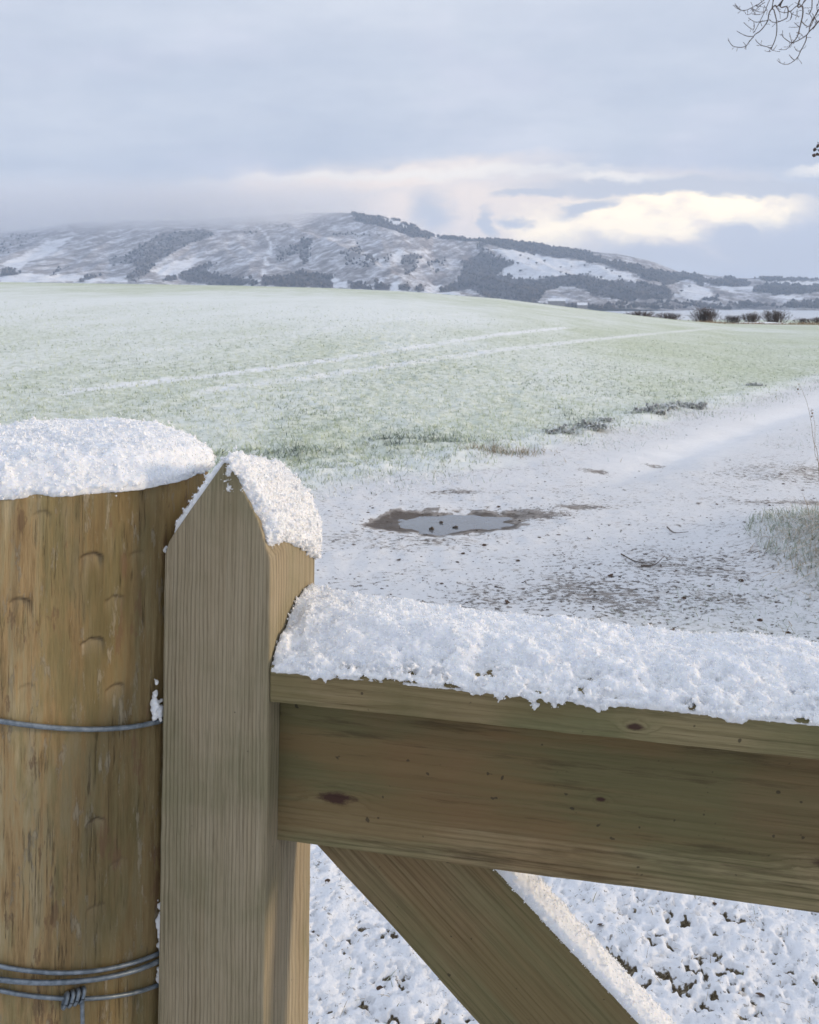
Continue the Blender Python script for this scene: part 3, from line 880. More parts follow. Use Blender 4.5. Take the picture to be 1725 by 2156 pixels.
spots = [(1100, 545), (1118, 552), (1140, 560), (1128, 538), (1172, 570), (1155, 555), (1200, 565), (1235, 560), (1276, 570), (1289, 573), (1232, 580), (1090, 563), (1297, 588), (1268, 585), (1205, 583), (1166, 540), (1185, 580), (1098, 575), (1432, 612), (1455, 607), (1066, 552), (1078, 557)]
hs = []
hgrid_x, hgrid_y = hpx[: NV * NU], hpy[: NV * NU]
proto_tree = None
for i, (a, c) in enumerate(spots):
    a, c = a + random.uniform(-9, 9), c + random.uniform(-5, 5)
    j = int(np.argmin((hgrid_x - a) ** 2 + (hgrid_y - c) ** 2))
    base_p = hvv[j]
    if proto_tree is None:
        cen, rad = crown_tree(3, 12, 4.6)
        v_, f_ = lumps(cen, rad, jit=0.35)
        crown_me = mesh_np('tree_crown', v_, tris=f_, smooth=False)
        v_, f_ = tube([([(0, 0, -1), (0, 0, 3), (0.2, 0.1, 7), (0.1, 0, 9.5)], [0.5, 0.42, 0.3, 0.12])], 6)
        trunk_me = mesh_np('tree_trunk', v_, quads=f_)
        proto_tree = True
    t_ = empty('hillside_tree', Matrix.Translation(Vector(base_p)) @ Matrix.Rotation(i * 1.3, 4, 'Z') @ Matrix.Diagonal((random.uniform(0.6, 1.1), random.uniform(0.6, 1.1), random.uniform(0.45, 0.95), 1)), label='small dark tree standing alone on the far white hill slope', cat='tree', group='lone trees on the far snowy slope')
    obj('crown', crown_me, FARTREE, t_); obj('trunk', trunk_me, FARTREE, t_)

# far farm buildings by the loch
HW = mat_simple('house_wall', (0.22, 0.20, 0.19), (0.30, 0.28, 0.26), 0.5, 0.8, 0.0)
HR = mat_simple('snowy_roof', (0.82, 0.83, 0.86), (0.9, 0.9, 0.92), 0.5, 0.8, 0.0)
for (a, c, wd, dp, lab) in ((1172, 637, 24, 9, 'long white-roofed farm building at the foot of the wooded hill, the left one'), (1226, 645.5, 14, 8, 'short white-roofed farm building at the foot of the wooded hill, the right one')):
    Y = 1350.0
    P0 = Vector(((a - CX) / FV * Y, Y, EYE - (c - HY) / FV * Y))
    hb = empty('farm_building', Matrix.Translation(P0), label=lab, cat='building', group='farm buildings by the loch')
    x0, x1, y0, y1, hh = -wd / 2, wd / 2, -dp / 2, dp / 2, 2.4
    obj('wall', mesh_np('wall', [(x0, y0, -8), (x1, y0, -8), (x1, y1, -8), (x0, y1, -8), (x0, y0, hh), (x1, y0, hh), (x1, y1, hh), (x0, y1, hh), (x0, 0, hh + 3), (x1, 0, hh + 3)], smooth=False,
                        polys=[(0, 1, 5, 4), (1, 2, 6, 9, 5), (2, 3, 7, 6), (3, 0, 4, 8, 7)]), HW, hb)
    e = 0.5
    obj('roof', mesh_np('roof', [(x0 - e, y0 - e, hh - .3), (x1 + e, y0 - e, hh - .3), (x1 + e, 0, hh + 3.2), (x0 - e, 0, hh + 3.2), (x1 + e, y1 + e, hh - .3), (x0 - e, y1 + e, hh - .3),
                                 (x0 - e, y0 - e, hh), (x1 + e, y0 - e, hh), (x1 + e, 0, hh + 3.6), (x0 - e, 0, hh + 3.6), (x1 + e, y1 + e, hh), (x0 - e, y1 + e, hh)], smooth=False,
                        polys=[(6, 7, 8, 9), (9, 8, 10, 11), (0, 1, 7, 6), (4, 5, 11, 10), (0, 3, 2, 1), (3, 5, 4, 2), (1, 2, 8, 7), (2, 4, 10, 8), (0, 6, 9, 3), (3, 9, 11, 5)]), HR, hb)

# ------------------------------------------------------------------ haze and the cloud that caps the hill
hz_m = bpy.data.materials.new('haze_air'); hz_m.use_nodes = True
b = NB(hz_m.node_tree)
pv_ = b.n('VolumePrincipled', {'Color': (0.60, 0.74, 0.97, 1), 'Density': 1.9e-4, 'Anisotropy': 0.0})
b.n('OutputMaterial', {'Volume': pv_.outputs[0]})
hz = [(-4300, -60, -140), (4300, -60, -140), (4300, 5000, -140), (-4300, 5000, -140), (-4300, -60, 430), (4300, -60, 430), (4300, 5000, 430), (-4300, 5000, 430)]
hf = [(0, 3, 2, 1), (4, 5, 6, 7), (0, 1, 5, 4), (1, 2, 6, 5), (2, 3, 7, 6), (3, 0, 4, 7)]
obj('haze', mesh_np('haze', hz, polys=hf, smooth=False), hz_m, kind='stuff')

cm = bpy.data.materials.new('low_cloud'); cm.use_nodes = True
b = NB(cm.node_tree)
o = b.n('TexCoord').outputs['Object']
x, y, z = b.xyz(o)
cn = b.noise(b.sc(o, (0.0032, 0.0032, 0.0085)), 1.0, 4, 0.6, 0.3)
# cloud base sinks to the left, lifts off towards the wooded knoll
basez = b.m('ADD', 214.0, b.m('MULTIPLY', b.m('SUBTRACT', cn, 0.5), -150.0))
basez = b.m('ADD', basez, b.ss(x, -420, 30, 0.0, 140.0))
basez = b.m('ADD', basez, b.ss(x, -1250, -1700, 0.0, -45.0))
dn = b.m('MULTIPLY', b.ss(b.m('SUBTRACT', z, basez), 0.0, 95.0), b.ss(x, 60, -330))
dn = b.m('MULTIPLY', dn, b.ss(z, 418, 330))
pv_ = b.n('VolumePrincipled', {'Color': (0.99, 0.99, 1.0, 1), 'Density': b.m('MULTIPLY', dn, 0.0034), 'Anisotropy': 0.2})
b.n('OutputMaterial', {'Volume': pv_.outputs[0]})
CB = [(-2900, 2650, 120), (180, 2650, 120), (180, 4300, 120), (-2900, 4300, 120), (-2900, 2650, 425), (180, 2650, 425), (180, 4300, 425), (-2900, 4300, 425)]
obj('low_cloud', mesh_np('low_cloud', CB, polys=hf, smooth=False), cm, kind='stuff')

# ------------------------------------------------------------------ the gate
YAW, ROLL, DROOP = R(-10.5), R(0.8), R(0.5)
RZ = Matrix.Rotation(YAW, 4, 'Z'); RY = Matrix.Rotation(ROLL, 4, 'Y')
org = Vector((-0.1218, 0.80, 0)) - RZ @ Vector((math.sin(ROLL) * 1.2, 0, 0))
GM = Matrix.Translation(org) @ RZ @ RY
GI = GM.inverted()


def ray_v(xv, yv):
    return Vector(((xv - CX) / FV, 1.0, -(yv - HY) / FV))


def gate_pt(xv, yv, t):
    """gate coordinates (along, up) of the point of plane `t` behind the gate's face that is seen there"""
    p0 = GI @ Vector((0, 0, EYE)); dv = (GI.to_3x3() @ ray_v(xv, yv))
    k = (t - p0.y) / dv.y
    q = p0 + dv * k
    return q.x, q.z


def prism(name, prof, a0, a1, axis, bevel=0.0015, cuts=0, prof2=None):
    """closed prism of a profile; axis 'y': profile is (x, z); axis 'x': profile is (y, z)"""
    import bmesh
    bm = bmesh.new()
    mk = (lambda p, a: (p[0], a, p[1])) if axis == 'y' else (lambda p, a: (a, p[0], p[1]))
    lo = [bm.verts.new(mk(p, a0)) for p in prof]; hi = [bm.verts.new(mk(p, a1)) for p in (prof2 or prof)]
    n_ = len(prof)
    bm.faces.new(lo); bm.faces.new(hi[::-1])
    for i in range(n_):
        bm.faces.new((lo[i], hi[i], hi[(i + 1) % n_], lo[(i + 1) % n_]))
    bmesh.ops.recalc_face_normals(bm, faces=bm.faces)
    if bevel:
        ed = [e for e in bm.edges if e.calc_face_angle(0) > R(30)]
        bmesh.ops.bevel(bm, geom=ed, offset=bevel, segments=2, affect='EDGES', profile=0.5)
    if cuts:
        bmesh.ops.subdivide_edges(bm, edges=[e for e in bm.edges if e.calc_length() > 0.2], cuts=cuts, use_grid_fill=True)
    longe = [e for e in bm.edges if e.calc_length() > 0.25]
    bmesh.ops.subdivide_edges(bm, edges=longe, cuts=70 if axis == 'y' else 150, use_grid_fill=True)
    co = np.array([v.co[:] for v in bm.verts])
    for ax in range(3):
        dd = 0.0007 * fbm(co[:, 0] * 9 + 3 * ax, co[:, 1] * 30, co[:, 2] * 9, octv=3, seed=400 + ax) + 0.0004 * fbm(co[:, 0] * 70, co[:, 1] * 90, co[:, 2] * 70 + ax, octv=2, seed=410 + ax)
        for v, q in zip(bm.verts, dd): v.co[ax] += q
    me = bpy.data.meshes.new(name); bm.to_mesh(me); bm.free()
    for p in me.polygons: p.use_smooth = False
    return me


gate = empty('field_gate', GM, label='weathered wooden field gate with a pointed stile and diagonal brace beside the round post', cat='gate')
W_ST, D_ST = 0.0989, 0.1366
STILE = mat_plank('stile_wood', 'z', (0.315, 0.262, 0.172), (0.180, 0.145, 0.092), (0.355, 0.300, 0.205), (-0.42, 0.22), 0.0031, green=0.42, seed=2.0, blotch=0.18, warm_amt=0.12)
RAILW = mat_plank('rail_wood', 'x', (0.275, 0.212, 0.116), (0.092, 0.065, 0.033), (0.35, 0.275, 0.160), (0.075, 1.112), 0.0044, green=0.50, seed=5.0, blotch=0.6, warm_amt=0.5, heart=(0.066, 0.086, 0.80, (0.066, 0.044, 0.020), (0.190, 0.130, 0.062)),
                  knots=((0.055, 1.0615, 0.0055, 3.2), (0.475, 1.058, 0.006, 4.0), (0.285, 1.088, 0.0022, 2.0)))
CAPW = mat_plank('cap_wood', 'x', (0.240, 0.198, 0.102), (0.105, 0.084, 0.038), (0.29, 0.24, 0.135), (0.10, 1.10), 0.0050, green=0.65, seed=9.0, blotch=0.3, warm_amt=0.25, knots=((0.31, 1.165, 0.003, 2.5),))
BRACEW = mat_plank('brace_wood', 'z', (0.210, 0.158, 0.084), (0.092, 0.064, 0.032), (0.255, 0.197, 0.108), (-0.19, 0.10), 0.0062, green=0.5, seed=13.0, blotch=0.2, warm_amt=0.35)

pk = [(470, 974), (484, 976), (500, 1006), (514, 1036), (530, 1068), (543, 1096), (554, 1128), (560, 1152)]
right = [gate_pt(a, c, 0) for a, c in pk] + [(-0.0006, gate_pt(564, 1178, 0)[1]), (0.0, gate_pt(566, 1205, 0)[1])]
left = [gate_pt(a, c, 0) for a, c in [(356, 1140), (372, 1116), (402, 1074), (432, 1031)]]
zsl = gate_pt(343, 1170, 0)[1]
prof = right + [(0.0, 0.07), (-W_ST, 0.07), (-W_ST, zsl)] + left
APEX = gate_pt(477, 974, 0)
ZSH = gate_pt(564, 1178, 0)[1]


def hip(z, y):
    """the point is lower at the back than at the face"""
    return z - 0.030 * (y / D_ST) * np.clip((z - ZSH) / (APEX[1] - ZSH), 0, 1)


stile = obj('stile', prism('stile', prof, 0.0, D_ST, 'y', 0.0013, prof2=[(p[0], float(hip(p[1], D_ST))) for p in prof]), STILE, gate)

RM = Matrix.Translation((0, 0, 1.17)) @ Matrix.Rotation(DROOP, 4, 'Y') @ Matrix.Translation((0, 0, -1.17))


def child(name, me, mat, local):
    o_ = obj(name, me, mat, gate)
    o_.matrix_local = local
    return o_


LEN = 2.25
zc0 = 1.1535; zc1 = 1.1845; zc2 = 1.1925
child('top_rail', prism('top_rail', [(0.0008, zc0), (0.0008, zc1), (0.034, zc2), (0.128, zc2), (0.128, zc0)], 0.0003, LEN, 'x', 0.0016), CAPW, RM)
zb0 = 1.0165
child('rail', prism('rail', [(0.0297, zb0), (0.0297, zc0 - 0.0005), (0.060, zc0 - 0.0005), (0.060, zb0)], 0.0003, LEN, 'x', 0.0014), RAILW, RM)
# brace: runs from under the rail down to the foot of the far stile
TB = 0.062
bl1 = Vector((*gate_pt(668, 1780, TB),)); bl2 = Vector((*gate_pt(1010, 2156, TB),))
br1 = Vector((*gate_pt(1052, 1828, TB),)); br2 = Vector((*gate_pt(1357, 2156, TB),))
dirn = ((bl2 - bl1).normalized() + (br2 - br1).normalized()).normalized()
nrm = Vector((-dirn.y, dirn.x))
if nrm.x < 0: nrm = -nrm
wb = abs((br1 - bl1).dot(nrm)) * 0.5 + abs((br2 - bl2).dot(nrm)) * 0.5
mid = (bl1 + bl2) / 2
BL = 1.55
angb = math.atan2(-dirn.x, -dirn.y)           # tilt of the brace's length from upright
BM = Matrix.Translation((mid.x, 0, mid.y)) @ Matrix.Rotation(angb, 4, 'Y')
TBK = 0.034
up0 = 0.30
BMI = BM.inverted()
lo_l = [BMI @ Vector((p.x, 0, p.y)) for p in (bl1, bl2)]; lo_r = [BMI @ Vector((p.x, 0, p.y)) for p in (br1, br2)]
xl = lambda z: lo_l[0].x + (lo_l[1].x - lo_l[0].x) * (z - lo_l[0].z) / (lo_l[1].z - lo_l[0].z) * 0.8
xr = lambda z: lo_r[0].x + (lo_r[1].x - lo_r[0].x) * (z - lo_r[0].z) / (lo_r[1].z - lo_r[0].z) * 0.8
zlo = -BL + 0.35
child('brace', prism('brace', [(xl(zlo), zlo), (xr(zlo), zlo), (xr(up0), up0), (xl(up0), up0)], TB, TB + TBK, 'y', 0.0015), BRACEW, BM)
# far stile and bottom rail that carry the rest of the gate, out of the picture
child('stile', prism('stile', [(LEN - 0.001, 0.06), (LEN - 0.001, 1.29), (LEN + 0.05, 1.32), (LEN + 0.099, 1.29), (LEN + 0.099, 0.06)], 0.0, D_ST, 'y', 0.0013), STILE, RM)
child('rail', prism('rail', [(0.0297, 0.14), (0.0297, 0.25), (0.060, 0.25), (0.060, 0.14)], 0.0003, LEN - 0.0015, 'x', 0.0014), RAILW, RM)

# ------------------------------------------------------------------ the round post
PD = 0.905
PCX, PCY = (90 - CX) / FV * PD, PD
PR = 0.1475
PTOP = 1.343
PM = Matrix.Translation((PCX, PCY, 0)) @ Matrix.Rotation(R(0.5), 4, 'Y')


def post_hit(xv, yv):
    u = (xv - CX) / FV
    A = u * u + 1; B_ = -2 * (u * PCX + PCY); C_ = PCX ** 2 + PCY ** 2 - PR ** 2
    disc = max(B_ * B_ - 4 * A * C_, 0)
    Y = (-B_ - math.sqrt(disc)) / (2 * A)
    return math.atan2(Y - PCY, u * Y - PCX), EYE - (yv - HY) / FV * Y


tf_ = np.concatenate([np.linspace(R(-158), R(18), 310, endpoint=False), np.linspace(R(18), R(202), 50, endpoint=False)])
zf_ = np.concatenate([np.linspace(-0.2, 0.74, 18, endpoint=False), np.arange(0.74, PTOP - 0.004, 0.0018)])
TT, ZZ = np.meshgrid(tf_, zf_)
cxn, syn = np.cos(TT), np.sin(TT)
rr_ = PR + 0.0022 * fbm(cxn * 1.6, syn * 1.6, ZZ * 1.2, octv=3, seed=90) + 0.0007 * fbm(cxn * 22, syn * 22, ZZ * 2.0, octv=3, seed=91)
step = fbm(cxn * 6, syn * 6, ZZ * 4.0, octv=4, seed=92)
rr_ = rr_ + 0.0005 * sstep(0.0, 0.25, step)
dent = np.zeros_like(TT); lip_shade = np.zeros_like(TT)
MARKS = [(165, 1162, 1.0, 1.0), (14, 1258, .8, .7), (215, 1252, .95, .55), (168, 1342, 1.0, 1.0), (218, 1440, .9, .7), (180, 1722, 1.0, .8), (182, 1904, .9, .4), (228, 1808, .9, .3), (30, 1440, .8, .3), (262, 1158, .8, .35), (120, 2215, 1, .8), (60, 1075, .9, .4)]
for a, c, scl, dep in MARKS:
    t0, z0 = post_hit(a, c)
    s_ = PR * (TT - t0); hw = 0.0092 * scl * (0.85 + 0.3 * ((a * 7) % 10) / 10)
    q = np.clip(np.abs(s_) / hw, 0, 1.6)
    top = z0 - 0.0030 * q ** 2 * scl + 0.0012 * fbm(TT * 40 + a, ZZ * 0, octv=2, seed=98)                   # curved upper lip
    dz_ = top - ZZ
    m_ = sstep(-0.0006, 0.0011, dz_) * np.exp(-(np.clip(dz_, 0, 1) / (0.010 * scl)) ** 2) * sstep(1.08, 0.85, q)
    rr_ = rr_ - 0.0024 * dep * m_ * (1 + 0.5 * fbm(cxn * 40, syn * 40, ZZ * 90, octv=2, seed=97))
    lip = np.exp(-((dz_ + 0.0012) / 0.0012) ** 2) * sstep(1.2, 0.9, q)
    rr_ = rr_ + 0.0007 * dep * lip
    dent = np.maximum(dent, dep * m_)
    lip_shade = np.maximum(lip_shade, min(1, dep * 1.2) * np.exp(-((dz_ - 0.0002) / 0.0012) ** 2) * sstep(1.12, 0.9, q)) if a else lip_shade
    side_ = np.exp(-((q - 1.0) / 0.10) ** 2) * sstep(-0.001, 0.001, dz_) * np.exp(-np.clip(dz_, 0, 1) / 0.008)
    lip_shade = np.maximum(lip_shade, 0.7 * dep * side_)  # painted shade carried down the sides of each mark
t0, z0 = post_hit(218, 1625)                            # small pocked knot
kd = np.hypot(PR * (TT - t0), (ZZ - z0) * 0.6)
rr_ = rr_ - 0.0022 * np.exp(-(kd / 0.006) ** 2) * (0.6 + 0.9 * fbm(cxn * 60, syn * 60, ZZ * 260, octv=2, seed=95))
pvv = np.stack([rr_ * cxn, rr_ * syn, ZZ], -1).reshape(-1, 3)
nT, nZ = len(tf_), len(zf_)
inner = [np.stack([(rr_[-1] - dd) * np.cos(tf_), (rr_[-1] - dd) * np.sin(tf_), np.full(nT, PTOP - hh)], -1) for dd, hh in ((0.0015, 0.001), (0.004, 0.0), (0.07, 0.0))]
pvv = np.concatenate([pvv] + inner + [[(0, 0, PTOP)]])
pq = grid_quads(nZ + 3, nT, True)
last = (nZ + 2) * nT
ptri = [(last + i, last + (i + 1) % nT, len(pvv) - 1) for i in range(nT)]
pme = mesh_np('round_post', pvv, quads=pq, tris=ptri)
set_attr(pme, 'dent', np.concatenate([dent.ravel(), np.zeros(len(pvv) - dent.size)]))
set_attr(pme, 'lip', np.concatenate([lip_shade.ravel(), np.zeros(len(pvv) - dent.size)]))
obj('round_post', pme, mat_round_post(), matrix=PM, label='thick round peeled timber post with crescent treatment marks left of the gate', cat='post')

# wires around it
WIRE = mat_simple('galvanised_wire', (0.13, 0.16, 0.19), (0.26, 0.30, 0.34), 160, 0.42, 0.2, 0.0006, 0.5)
for nd in WIRE.node_tree.nodes:
    if nd.type == 'BSDF_PRINCIPLED': nd.inputs['Metallic'].default_value = 0.55


def ring(pts, off=0.0035, wob=0.0006, rad=0.0021):
    hits = [post_hit(a, c) for a, c in pts]
    tc = R(-68)
    A = np.array([[1, math.sin(t - tc)] for t, z in hits]); z_ = np.array([z for t, z in hits])
    sol = np.linalg.lstsq(A, z_, rcond=None)[0]
    th = np.linspace(R(-68 - 180), R(-68 + 180), 200)
    zz = sol[0] + sol[1] * np.sin(th - tc) + wob * np.sin(th * 5 + pts[0][1])
    r_ = PR + off + 0.0008 * np.sin(th * 3 + 1)
    p = np.stack([r_ * np.cos(th), r_ * np.sin(th), zz], -1)
    return p, rad


def wire(name, paths, label, **kw):
    v_, q_ = tube(paths, 8)
    return obj(name, mesh_np(name, v_, quads=q_), WIRE, matrix=PM, label=label, cat='wire', group='fence wires around the round post', **kw)


wire('fence_wire', [ring([(10, 1523), (90, 1527), (200, 1524), (300, 1515), (335, 1510)], rad=0.0022)], 'single grey wire around the middle of the round post, topmost of the wires')
wire('fence_wire', [ring([(10, 2040), (90, 2036), (150, 2030), (330, 1998)], off=0.0036, rad=0.0018)], 'upper strand of the close wire pair low on the round post')
wire('fence_wire', [ring([(10, 2062), (90, 2059), (180, 2046), (330, 2008)], off=0.0050, rad=0.0021)], 'lower strand of the close wire pair low on the round post')
w3 = wire('fence_wire', [ring([(10, 2087), (90, 2095), (180, 2092), (330, 2060)], off=0.0034, rad=0.0018)], 'knotted grey wire lowest on the round post with its tail hanging down')
kt, kz = post_hit(128, 2094)
kp = []
for j, ofs in enumerate((-0.0042, 0.0, 0.0042, 0.0085)):
    th = np.linspace(0, 2 * np.pi, 14)
    a0 = kt + ofs / PR
    rr2 = PR + 0.0045 + 0.0042 * np.cos(th)
    kp.append((np.stack([rr2 * np.cos(a0 + 0.012 * np.sin(th)), rr2 * np.sin(a0 + 0.012 * np.sin(th)), kz + 0.0048 * np.sin(th)], -1), 0.0018))
tail_t = np.linspace(0, 1, 14)
ta = kt + (0.0085 + 0.0015 * tail_t) / PR
kp.append((np.stack([(PR + 0.006 - 0.001 * tail_t) * np.cos(ta), (PR + 0.006 - 0.001 * tail_t) * np.sin(ta), kz - 0.075 * tail_t], -1), 0.0019))
v_, q_ = tube(kp, 8)
obj('knot', mesh_np('knot', v_, quads=q_), WIRE, w3, label='twisted knot with a hanging tail of wire')

# ------------------------------------------------------------------ lying snow on post, gate and wires


def remeshed(name, V, F_t, F_q, voxel):
    me = mesh_np(name + '_raw', V, tris=F_t, quads=F_q, smooth=False)
    o_ = bpy.data.objects.new(name + '_raw', me); COL.objects.link(o_)
    md = o_.modifiers.new('r', 'REMESH'); md.mode = 'VOXEL'; md.voxel_size = voxel; md.adaptivity = 0.0
    dg = bpy.context.evaluated_depsgraph_get(); dg.update()
    out = bpy.data.meshes.new_from_object(o_.evaluated_get(dg))
    bpy.data.objects.remove(o_); bpy.data.meshes.remove(me)
    return out


def grains(cen, nrm, rmin, rmax):
    """clustered crystal lumps thrown about points on the snow skin"""
    n_ = len(cen)
    rad = rmin + (rmax - rmin) * rng.random(n_) ** 2.2
    c = cen + nrm * (rng.normal(-0.35, 0.55, (n_, 1)) * rad[:, None]) + rng.normal(0, 1, (n_, 3)) * rad[:, None] * 0.8
    return c, rad


def snow_piece(name, B, N, Tk, ngr, voxel, matrix, label, extra=None, rmin=0.0010, rmax=0.0032, wrap=False, sink=0.004, rough=0.0005, group=None):
    na, nb = Tk.shape
    top = B + N * Tk[..., None]; bot = B - N * sink
    V = np.concatenate([top.reshape(-1, 3), bot.reshape(-1, 3)])
    k = na * nb
    qt = grid_quads(na, nb); qb = grid_quads(na, nb)[:, ::-1] + k
    if wrap:
        pass
    i = np.arange(na - 1) * nb; j = np.arange(nb - 1)
    s1 = np.stack([i, i + nb, i + nb + k, i + k], -1); s2 = np.stack([i + nb - 1, i + nb - 1 + k, i + 2 * nb - 1 + k, i + 2 * nb - 1], -1)
    e1 = np.stack([j, j + k, j + 1 + k, j + 1], -1); q_ = (na - 1) * nb + j; e2 = np.stack([q_, q_ + 1, q_ + 1 + k, q_ + k], -1)
    Q = np.concatenate([qt, qb, s1, s2, e1, e2])
    flat = top.reshape(-1, 3); Nf = np.broadcast_to(N, B.shape).reshape(-1, 3)
    pick = rng.integers(0, len(flat), ngr * 2)
    cl = fbm(flat[pick, 0] * 70, flat[pick, 1] * 70, flat[pick, 2] * 70, octv=3, seed=101)
    okk = (Tk.ravel()[pick] > -0.0012) & (rng.random(len(pick)) < 0.35 + 1.3 * np.clip(cl + 0.2, 0, 1))
    pick = pick[okk][:ngr]
    cen, rad = grains(flat[pick] + rng.normal(0, 0.0012, (len(pick), 3)), Nf[pick], rmin, rmax)
    if extra is not None and len(extra[0]):
        cen = np.concatenate([cen, extra[0]]); rad = np.concatenate([rad, extra[1]])
    lv, lf = lumps(cen, rad, jit=0.3)
    me = remeshed(name, np.concatenate([V, lv]), lf + len(V), Q, voxel)
    co = np.empty(len(me.vertices) * 3, np.float32); me.vertices.foreach_get('co', co); co = co.reshape(-1, 3).astype(float)
    no = np.empty(len(me.vertices) * 3, np.float32); me.vertices.foreach_get('normal', no); no = no.reshape(-1, 3)
    co += no * (rough * 1.6 * fbm(co[:, 0] * 260, co[:, 1] * 260, co[:, 2] * 260, octv=3, gain=0.65, seed=103))[:, None]
    me.vertices.foreach_set('co', co.astype(np.float32).ravel())
    me.polygons.foreach_set('use_smooth', np.ones(len(me.polygons), bool)); me.update()
    so = obj(name, me, SNOW, matrix=matrix, label=label, cat='snow', group=group)
    # loose crystals on the skin
    pick = rng.choice(len(co), int(len(co) * 0.22), replace=False)
    pick = pick[no[pick, 2] > -0.55]
    n_ = len(pick)
    cc = co[pick] + no[pick] * rng.uniform(0.0, 0.0008, (n_, 1)) + rng.normal(0, 0.0003, (n_, 3))
    e1 = rng.normal(0, 1, (n_, 3)); e1 /= np.linalg.norm(e1, axis=1, keepdims=True)
    e2 = np.cross(e1, rng.normal(0, 1, (n_, 3))); e2 /= np.linalg.norm(e2, axis=1, keepdims=True)
    rr4 = rng.uniform(0.0005, 0.0012, (n_, 1))
    tv3 = np.stack([cc + e1 * rr4, cc + (-0.5 * e1 + 0.866 * e2) * rr4, cc + (-0.5 * e1 - 0.866 * e2) * rr4], 1).reshape(-1, 3)
    obj('snow_crystals', mesh_np('snow_crystals', tv3, tris=np.arange(3 * n_).reshape(-1, 3), smooth=False), CRYSTAL, so, kind='stuff')
    return so


# cap of the round post
na = 90; nb = 240
lr = np.linspace(0.0, 1.0, na)[:, None]; la = np.linspace(0, 2 * np.pi, nb)[None, :]
RO = PR * (1.022 + 0.02 * np.cos(la * 3 + 1) + 0.012 * np.sin(la * 7) + 0.010 * np.sin(la * 17 + 2))
bx, by = lr * RO * np.cos(la), lr * RO * np.sin(la)
Bc = np.stack([bx, by, np.full_like(bx, PTOP)], -1)
hgt_ = 0.031 * (1 - (0.972 * lr) ** 7.0) * (1 + 0.05 * fbm(bx * 14, by * 14, octv=2, seed=110)) + 0.0062 * fbm(bx * 38, by * 38, octv=4, gain=0.62, seed=111) * (0.35 + 0.75 * lr) + 0 * la
hgt_ = hgt_ + 0.0016 * fbm(bx * 110, by * 110, octv=3, gain=0.6, seed=112)
n_e = 1500
ea = rng.uniform(0, 2 * np.pi, n_e); er = np.interp(ea, la.ravel(), RO.ravel()) + rng.normal(0, 0.0025, n_e) - 0.002
drop = 0.012 * np.clip(fbm(np.cos(ea) * 9, np.sin(ea) * 9, octv=3, seed=113) + 0.15, 0, 1)
ez = PTOP + 0.003 - rng.random(n_e) * drop + rng.normal(0, 0.0015, n_e)
snow_piece('snow_dome', Bc, np.array([0, 0, 1.0]), hgt_, 7500, 0.00125, PM, 'deep rounded cap of white snow on top of the round post', extra=(np.stack([er * np.cos(ea), er * np.sin(ea), ez], -1), rng.uniform(0.0006, 0.0021, n_e)), rmin=0.0005, rmax=0.0018, rough=0.0006)

# snow on the lit right slope and over the point of the stile
q1 = np.array(gate_pt(481, 974, 0)); q2 = np.array(gate_pt(563, 1170, 0))
prof_pts = np.array([gate_pt(477, 973, 0)] + [gate_pt(a, c, 0) for a, c in pk[1:]] + [(0.0005, ZSH), (0.0005, ZSH - 0.022), (0.0005, ZSH - 0.046)])
sl = np.linspace(0, 1, 90)
arc = np.concatenate([[0], np.cumsum(np.hypot(*np.diff(prof_pts, axis=0).T))]); arc /= arc[-1]
PX, PZ = np.interp(sl, arc, prof_pts[:, 0]), np.interp(sl, arc, prof_pts[:, 1])
dX, dZ = np.gradient(PX), np.gradient(PZ)
nX, nZ_ = -dZ, dX; ln = np.hypot(nX, nZ_); nX, nZ_ = nX / ln, nZ_ / ln
nX[:6] = np.linspace(0.15, nX[6], 6); nZ_[:6] = np.sqrt(1 - nX[:6] ** 2)
yy = np.linspace(0.002, D_ST + 0.002, 80)
SL, YY = np.meshgrid(sl, yy, indexing='ij')
Bs = np.stack([np.broadcast_to(PX[:, None], SL.shape), YY, hip(np.broadcast_to(PZ[:, None], SL.shape), YY)], -1)
Ns = np.stack([np.broadcast_to(nX[:, None], SL.shape), 0 * YY, np.broadcast_to(nZ_[:, None], SL.shape)], -1)
ty_ = YY / D_ST
s_sh = arc[-3]
front_edge = 0.003 + 0.007 * SL + 0.006 * fbm(SL * 9, SL * 0, octv=3, seed=120)
cov = sstep(front_edge - 0.003, front_edge + 0.007, YY)
lim = s_sh - 0.10 + 0.36 * np.clip(ty_, 0, 1) ** 1.5 + 0.05 * fbm(YY * 70, SL * 2, octv=3, seed=121)
low = sstep(lim + 0.02, lim - 0.07, SL)
thk = cov * low * (0.0078 + 0.0032 * fbm(SL * 6, YY * 45, octv=3, seed=122) + 0.003 * np.sin(np.pi * np.clip(SL / s_sh, 0, 1))) * sstep(1.03, 0.90, ty_) ** 0.5
thk = np.where(cov * low < 0.10, -0.003, thk)
n_e = 900
es = rng.uniform(0.3, 1.0, n_e); i_ = (es * 89).astype(int)
ey = D_ST - 0.06 * rng.random(n_e) ** 1.5
okk = es < s_sh - 0.10 + 0.36 * (ey / D_ST) ** 1.5
es, i_, ey = es[okk], i_[okk], ey[okk]; n_e = len(es)
c0 = np.stack([PX[i_] + nX[i_] * 0.006 * rng.random(n_e), ey, hip(PZ[i_], ey) + nZ_[i_] * 0.006], -1)
n_f = 220
fs = np.clip(rng.normal(0.04, 0.06, n_f), 0, 0.3); i2 = (fs * 89).astype(int)
c1 = np.stack([PX[i2] + rng.normal(0, 0.002, n_f), 0.006 + rng.normal(0, 0.003, n_f), PZ[i2] + 0.001 + rng.normal(0, 0.002, n_f)], -1)
